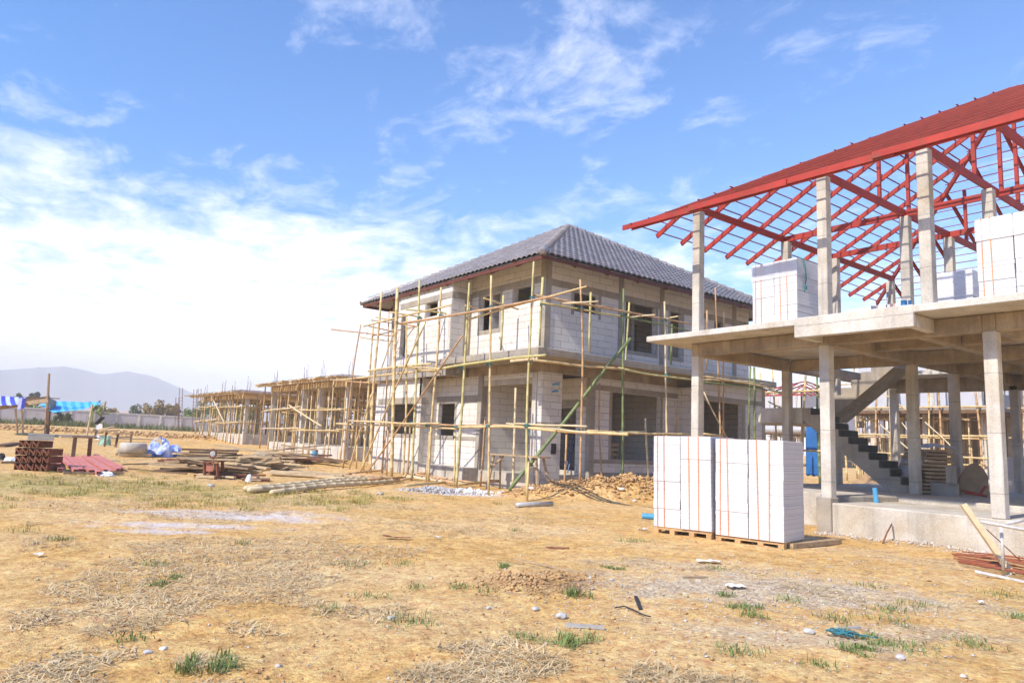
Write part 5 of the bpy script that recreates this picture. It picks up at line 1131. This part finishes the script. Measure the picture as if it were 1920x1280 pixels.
XR = 58.; ya, yb = at(1498,745,0,XR).y, at(1412,745,0,XR).y; yc, yd = at(1640,745,0,XR+12).y, at(1555,745,0,XR+12).y; za = at(1450,742,0,XR).z; zc = at(1600,745,0,XR+12).z
for (x0,x1,y0,y1,ze,lab) in ((XR,XR+10,ya,yb,za-.9,'distant house with a red steel roof skeleton seen beside the block house'),(XR+12,XR+22,yc,yd,zc-.9,'farthest house with a red steel roof skeleton behind the stair')):
    t = rear_house('rear_house', lab, x0, x1, y0, y1, zs=3.4, props=26, tone='rearwhite')
    hip_frame(t, x0-1, x1+1, y0-1, y1+1, ze+.9, .55, bat=.75, raf=1.3, detail=False, mats=(M['red'], M['red']))
rear_scaffold('green bamboo scaffold between the block house and the red roofed house behind', 27.0, 15.4, 20.5, n=9, mats=(2,1,0), zt=5.2)
TY = (at(1512,800,0,30.6).y, at(1536,800,0,30.6).y)
tag(cloth(MB(), (30.6,TY[1],3.1),(30.6,TY[0],3.1),(30.5,TY[0],.5),(30.5,TY[1],.5), 8, 8, 0, wr=.04).build('hanging_tarp', M['tarpdeep']), 'blue tarp hanging behind the stair of the frame house', 'tarp')
t = thing('wooden_pallet', 'dark slatted pallet standing inside the wide ground floor window', 'pallet', (16.3, 16.3, .63))
for i in range(6): MB().box(15.95, 16.75, 16.28, 16.31, .66+i*.15, .76+i*.15).build('slat', M['wood'], t)
for x in (15.95, 16.30, 16.66): MB().box(x, x+.09, 16.312, 16.39, .64, 1.52).build('stringer', M['wooddark'], t)
t = thing('ladder', 'narrow blue grey ladder leaning in the porch behind the corner pillar', 'ladder', at(1062,884,1,16.5))
for dx in (0, 5): MB().beam(at(1059+dx,886,1,16.4), at(1076+dx,812,1,16.9), .035, .03).build('rail', M['ladder'], t)
for s in np.linspace(.1,.9,5): MB().beam(at(1059,886,1,16.4).lerp(at(1076,812,1,16.9), s), at(1064,886,1,16.4).lerp(at(1081,812,1,16.9), s), .02, .02).build('rung', M['ladder'], t)
# ------------------------------------------------------------------ loose soil clods, gravel, straw and grass
def scatter_pts(n, r0, r1, a0=20, a1=86, bias=1.):
    a = np.radians(NPR.uniform(a0, a1, n)); r = r0*np.exp(NPR.random(n)**bias*math.log(r1/r0)); return r*np.cos(a), r*np.sin(a), r
def raw_mesh(name, V, F, mat, label, cat=None, smooth=False):
    me = bpy.data.meshes.new(name); k = F.shape[1]; me.vertices.add(len(V)); me.vertices.foreach_set('co', V.astype(np.float32).ravel())
    me.loops.add(F.size); me.loops.foreach_set('vertex_index', F.ravel().astype(np.int32)); me.polygons.add(len(F)); me.polygons.foreach_set('loop_start', np.arange(len(F), dtype=np.int32)*k)
    me.update(calc_edges=True); me.materials.append(M[mat]); o = bpy.data.objects.new(name, me); COL.objects.link(o); o['kind'] = 'stuff'; o['label'] = label; return o
def blocked(x, y):
    return ((x > 13.0) & (y < 11)) | ((x > 12.3) & (y > 15.7) & (y < 25)) | ((x > 13.0) & (y > 28.7)) | ((x > 9.3) & (x < 10.8) & (y > 6.1) & (y < 8.4))
def clods(name, X, Y, S, mat, label):
    n = len(X); O = np.array([[1,0,0],[0,1,0],[-1,0,0],[0,-1,0],[0,0,1],[0,0,-.6]]); Fo = np.array([[0,1,4],[1,2,4],[2,3,4],[3,0,4],[1,0,5],[2,1,5],[3,2,5],[0,3,5]])
    R = NPR.uniform(.55, 1.25, (n, 6, 3))*O[None]+NPR.uniform(-.28,.28,(n,6,3)); th_ = NPR.uniform(0, 6.28, n); c, s = np.cos(th_)[:,None], np.sin(th_)[:,None]
    V = np.stack([R[:,:,0]*c-R[:,:,1]*s, R[:,:,0]*s+R[:,:,1]*c, R[:,:,2]*.72], -1)*S[:,None,None]; Z = G(X, Y)+S*.25
    V += np.stack([X, Y, Z], -1)[:,None,:]; raw_mesh(name, V.reshape(-1,3), (Fo[None]+6*np.arange(n)[:,None,None]).reshape(-1,3), mat, label)
def clod_mat(name, a, b): 
    t = NT(name); return t.fin(t.ramp(t.noise(3.5, 4), [(.3, a), (.7, b)]), .95, t.bump(t.noise(40, 4), .4, .01), 0, .1)
M['clod'] = clod_mat('soil_clod', (.34,.195,.09), (.60,.39,.19)); M['pebble'] = clod_mat('pebble', (.36,.30,.24), (.66,.60,.53))
n = 7500; t_ = NPR.random(n); X = 12.0+5.0*t_+NPR.normal(0,.38,n); Y = 15.1-2.6*t_+NPR.normal(0,.42,n); k_ = ~((Y > 15.6)); S_ = np.exp(NPR.normal(-3.6,.5,n)); clods('soil_clods', X[k_], Y[k_], np.minimum(S_[k_], .12), 'clod', 'lumpy orange soil clods on the heap along the block house')
n = 9000; t_ = NPR.random(n); X = -8+21*t_+NPR.normal(0,1.3,n); Y = 60-11*t_+NPR.normal(0,1.2,n); clods('soil_clods', X, Y, np.minimum(np.exp(NPR.normal(-2.7,.5,n)),.22), 'clod', 'soil clods on the long heap before the boundary wall')
X, Y, R = scatter_pts(6500, 3.2, 26); m_ = ~blocked(X, Y); clods('soil_crumbs', X[m_], Y[m_], np.minimum(np.exp(NPR.normal(-4.9,.5,m_.sum())),.03), 'clod', 'small soil crumbs strewn over the yard')
n = 900; X = 4.75+NPR.normal(0,.34,n); Y = 5.75+NPR.normal(0,.26,n); clods('soil_crumbs', X, Y, np.minimum(np.exp(NPR.normal(-4.3,.5,n)),.04), 'clod', 'crumbled soil in the small dug spot')
q = at(1470,1110,2,0); n = 6500; X = q.x+NPR.normal(0,1.7,n); Y = q.y+NPR.normal(0,1.1,n); m_ = ~blocked(X, Y)
clods('gravel', X[m_], Y[m_], np.minimum(np.exp(NPR.normal(-5.0,.45,m_.sum())),.03), 'pebble', 'pale gravel strewn over the right foreground')
X, Y, R = scatter_pts(1900, 3.2, 22); m_ = ~blocked(X, Y); clods('pebbles', X[m_], Y[m_], np.minimum(np.exp(NPR.normal(-4.9,.5,m_.sum())),.035), 'pebble', 'pale pebbles scattered over the yard')
n = 1500; X = 13.0-np.abs(NPR.normal(0,.28,n)); Y = NPR.uniform(1.5,7.3,n); clods('pebbles', X, Y, np.minimum(np.exp(NPR.normal(-4.2,.5,n)),.05), 'pebble', 'mortar crumbs along the foot of the concrete plinth')
def blades(name, X, Y, L, w, mat, label, lean=(0,.3), curve=.3):
    """tapering blades: 3 segments; lean = elevation angle range"""
    n = len(X); az = NPR.uniform(0, 6.283, n); el = NPR.uniform(lean[0], lean[1], n); Z = G(X, Y)+.004
    d = np.stack([np.cos(az)*np.cos(el), np.sin(az)*np.cos(el), np.sin(el)], -1); s = np.stack([-np.sin(az), np.cos(az), np.zeros(n)], -1)*(w*NPR.uniform(.6,1.4,n))[:,None]/2
    P0 = np.stack([X, Y, Z], -1); Lc = L[:,None]; P1 = P0+d*Lc*.5; P2 = P0+d*Lc-np.array([0,0,1])*Lc*curve*np.cos(el)[:,None]*np.sin(el)[:,None]
    P1[:,2] += NPR.uniform(0,.012,n)
    V = np.stack([P0-s, P0+s, P1+s*.8, P1-s*.8, P2], 1).reshape(-1,3); b_ = 5*np.arange(n)[:,None]
    F = np.concatenate([b_+np.array([[0,1,2]]), b_+np.array([[0,2,3]]), b_+np.array([[3,2,4]])]); raw_mesh(name, V, F, mat, label)
def strawmask(X, Y, th0):
    px = np.arctan2(Y, X); left = np.clip((np.degrees(px)-45)/30, -.3, 1)
    return fbm(X*.55+3, Y*.55+3, 4)*1.0+fbm(X*2.1, Y*2.1, 3)*.35+.16*left > th0
X, Y, R = scatter_pts(150000, 3.0, 30); m_ = strawmask(X, Y, .76) & ~blocked(X, Y); X, Y, R = X[m_], Y[m_], R[m_]
k_ = NPR.random(len(X)) < .75; L_ = np.exp(NPR.normal(-2.5,.5,len(X))); 
blades('straw_litter', X[k_], Y[k_], np.minimum(L_[k_],.28), .0045+.0004*R[k_], 'straw', 'dry straw matted over the bare soil', (0,.22), .1)
blades('straw_litter', X[~k_], Y[~k_], np.minimum(L_[~k_],.25), .0045+.0004*R[~k_], 'strawdark', 'grey brown dead stalks matted over the bare soil', (0,.25), .1)
def tuft(px, py, r, h, n, mat, label, lean=(.5,1.45)):
    c = gp(px, py); X = c.x+NPR.normal(0, r*.45, n); Y = c.y+NPR.normal(0, r*.45, n); blades('grass_tuft', X, Y, h*NPR.uniform(.5,1.15,n), np.full(n,.0065), mat, label, lean, .5)
    o = bpy.data.objects[-1] if False else None
TUFTS = [(387,1256,.13,.13,260,'grassg','bright green grass tuft at the bottom left of the yard'),(308,1093,.13,.07,200,'grassg','low green tuft in the left foreground'),(1082,1203,.17,.10,320,'grassg','spiky green tuft in the centre foreground'),
 (1397,1143,.13,.09,240,'grassg','round green tuft on the grey gravel'),(1075,1116,.10,.16,130,'grassg','upright green tuft right of the dug spot'),(945,1062,.11,.06,180,'grassg','small green tuft above the dug spot'),(1607,1216,.13,.06,300,'grassg','spread green tuft below the teal rope'),(1632,1202,.12,.08,200,'grassg','dense green tuft right of the teal rope'),(1147,1066,.10,.06,160,'grassg','dark green tuft above the centre right')]
for (px,py,r,h,n,mat,lab) in TUFTS:
    c = gp(px, py); q_ = NPR.integers(0, 9, n); cxs = NPR.normal(0, r*.7, 9); cys = NPR.normal(0, r*.7, 9); X = c.x+cxs[q_]+NPR.normal(0, r*.25, n); Y = c.y+cys[q_]+NPR.normal(0, r*.25, n); before = set(bpy.data.objects.keys())
    blades('grass_tuft', X, Y, h*.8*NPR.uniform(.4,1.2,n), np.full(n,.007), mat, lab, (.2,1.4), .45)
    o = next(bpy.data.objects[k] for k in bpy.data.objects.keys() if k not in before); del o['kind']; o['category'] = 'grass tuft'; o['group'] = 'green grass tufts in the yard'
XX, YY, LL = [], [], []
for (px,py,r,n) in ((987,1197,.12,90),(773,1167,.18,150),(858,1102,.10,90),(1187,1015,.2,120),(965,995,.08,60),(1358,1117,.09,90),(1380,1223,.14,120),(1700,1215,.2,150),(1820,1208,.15,120),(1907,1158,.12,110),(1663,1164,.2,120),(1663,1143,.15,90),(1567,1161,.15,90),(110,1013,.12,90),(293,1060,.14,80),(247,1200,.1,70),
                (132,928,.3,200),(390,930,.15,80),(1395,1000,.15,70),(1345,998,.12,50),(935,945,.15,60),(660,1060,.2,90),(755,1058,.2,90),(455,1020,.12,60),(780,1103,.12,60),(1480,1125,.18,90),(1540,1250,.1,60),(1720,1135,.2,90),(610,1145,.12,50),(1870,1115,.2,90),(1470,1027,.12,60),(1620,1098,.2,60),(1345,1068,.15,50),(915,1110,.1,50),(700,1120,.15,60)):
    c = gp(px, py); XX.append(c.x+NPR.normal(0,r*.6,n)); YY.append(c.y+NPR.normal(0,r*.6,n)); LL.append(NPR.uniform(.02,.075,n)*(1+.03*depth(c)))
XX, YY, LL = map(np.concatenate, (XX, YY, LL)); blades('grass', XX, YY, LL, .006+0*XX, 'grassg', 'sparse small green grass sprouting across the yard', (.3,1.4), .4)
XX, YY = [], []
for (px,py,rx,ry,n) in ((60,905,2.2,2.6,2600),(200,912,1.6,1.6,1900),(255,905,.6,.6,900),(560,935,1.3,1.0,2200),(600,925,.8,.8,900),(640,938,.8,.5,700),(470,945,1.,.6,500),(30,800,5,2,1100),(250,800,7,2,1500),(110,800,2,1.5,900),(380,808,5,2,700)):
    c = gp(px, py) if py > 850 else dk(px, py, 76); m = max(4, n//60); qx = NPR.normal(0,rx,m); qy = NPR.normal(0,ry,m); qi = NPR.integers(0,m,n); sp = .10 if py > 850 else .6; XX.append(c.x+qx[qi]+NPR.normal(0,sp,n)); YY.append(c.y+qy[qi]+NPR.normal(0,sp,n))
XX, YY = map(np.concatenate, (XX, YY)); far = np.hypot(XX, YY) > 45
blades('dry_grass', XX[~far], YY[~far], NPR.uniform(.03,.13,(~far).sum()), np.full((~far).sum(),.008), 'grassy', 'yellowish grass strip before the red steel channels', (.7,1.5), .4)
blades('weeds', XX[far], YY[far], NPR.uniform(.3,.9,far.sum()), np.full(far.sum(),.05), 'leaf', 'tall weeds growing along the boundary wall', (.8,1.5), .3)
for o_ in bpy.data.objects:
    if o_.parent is None and 'category' in o_ and 'kind' not in o_: o_['kind'] = 'thing'
print('POLES', NPOLE[0], 'OBJ', len(bpy.data.objects))
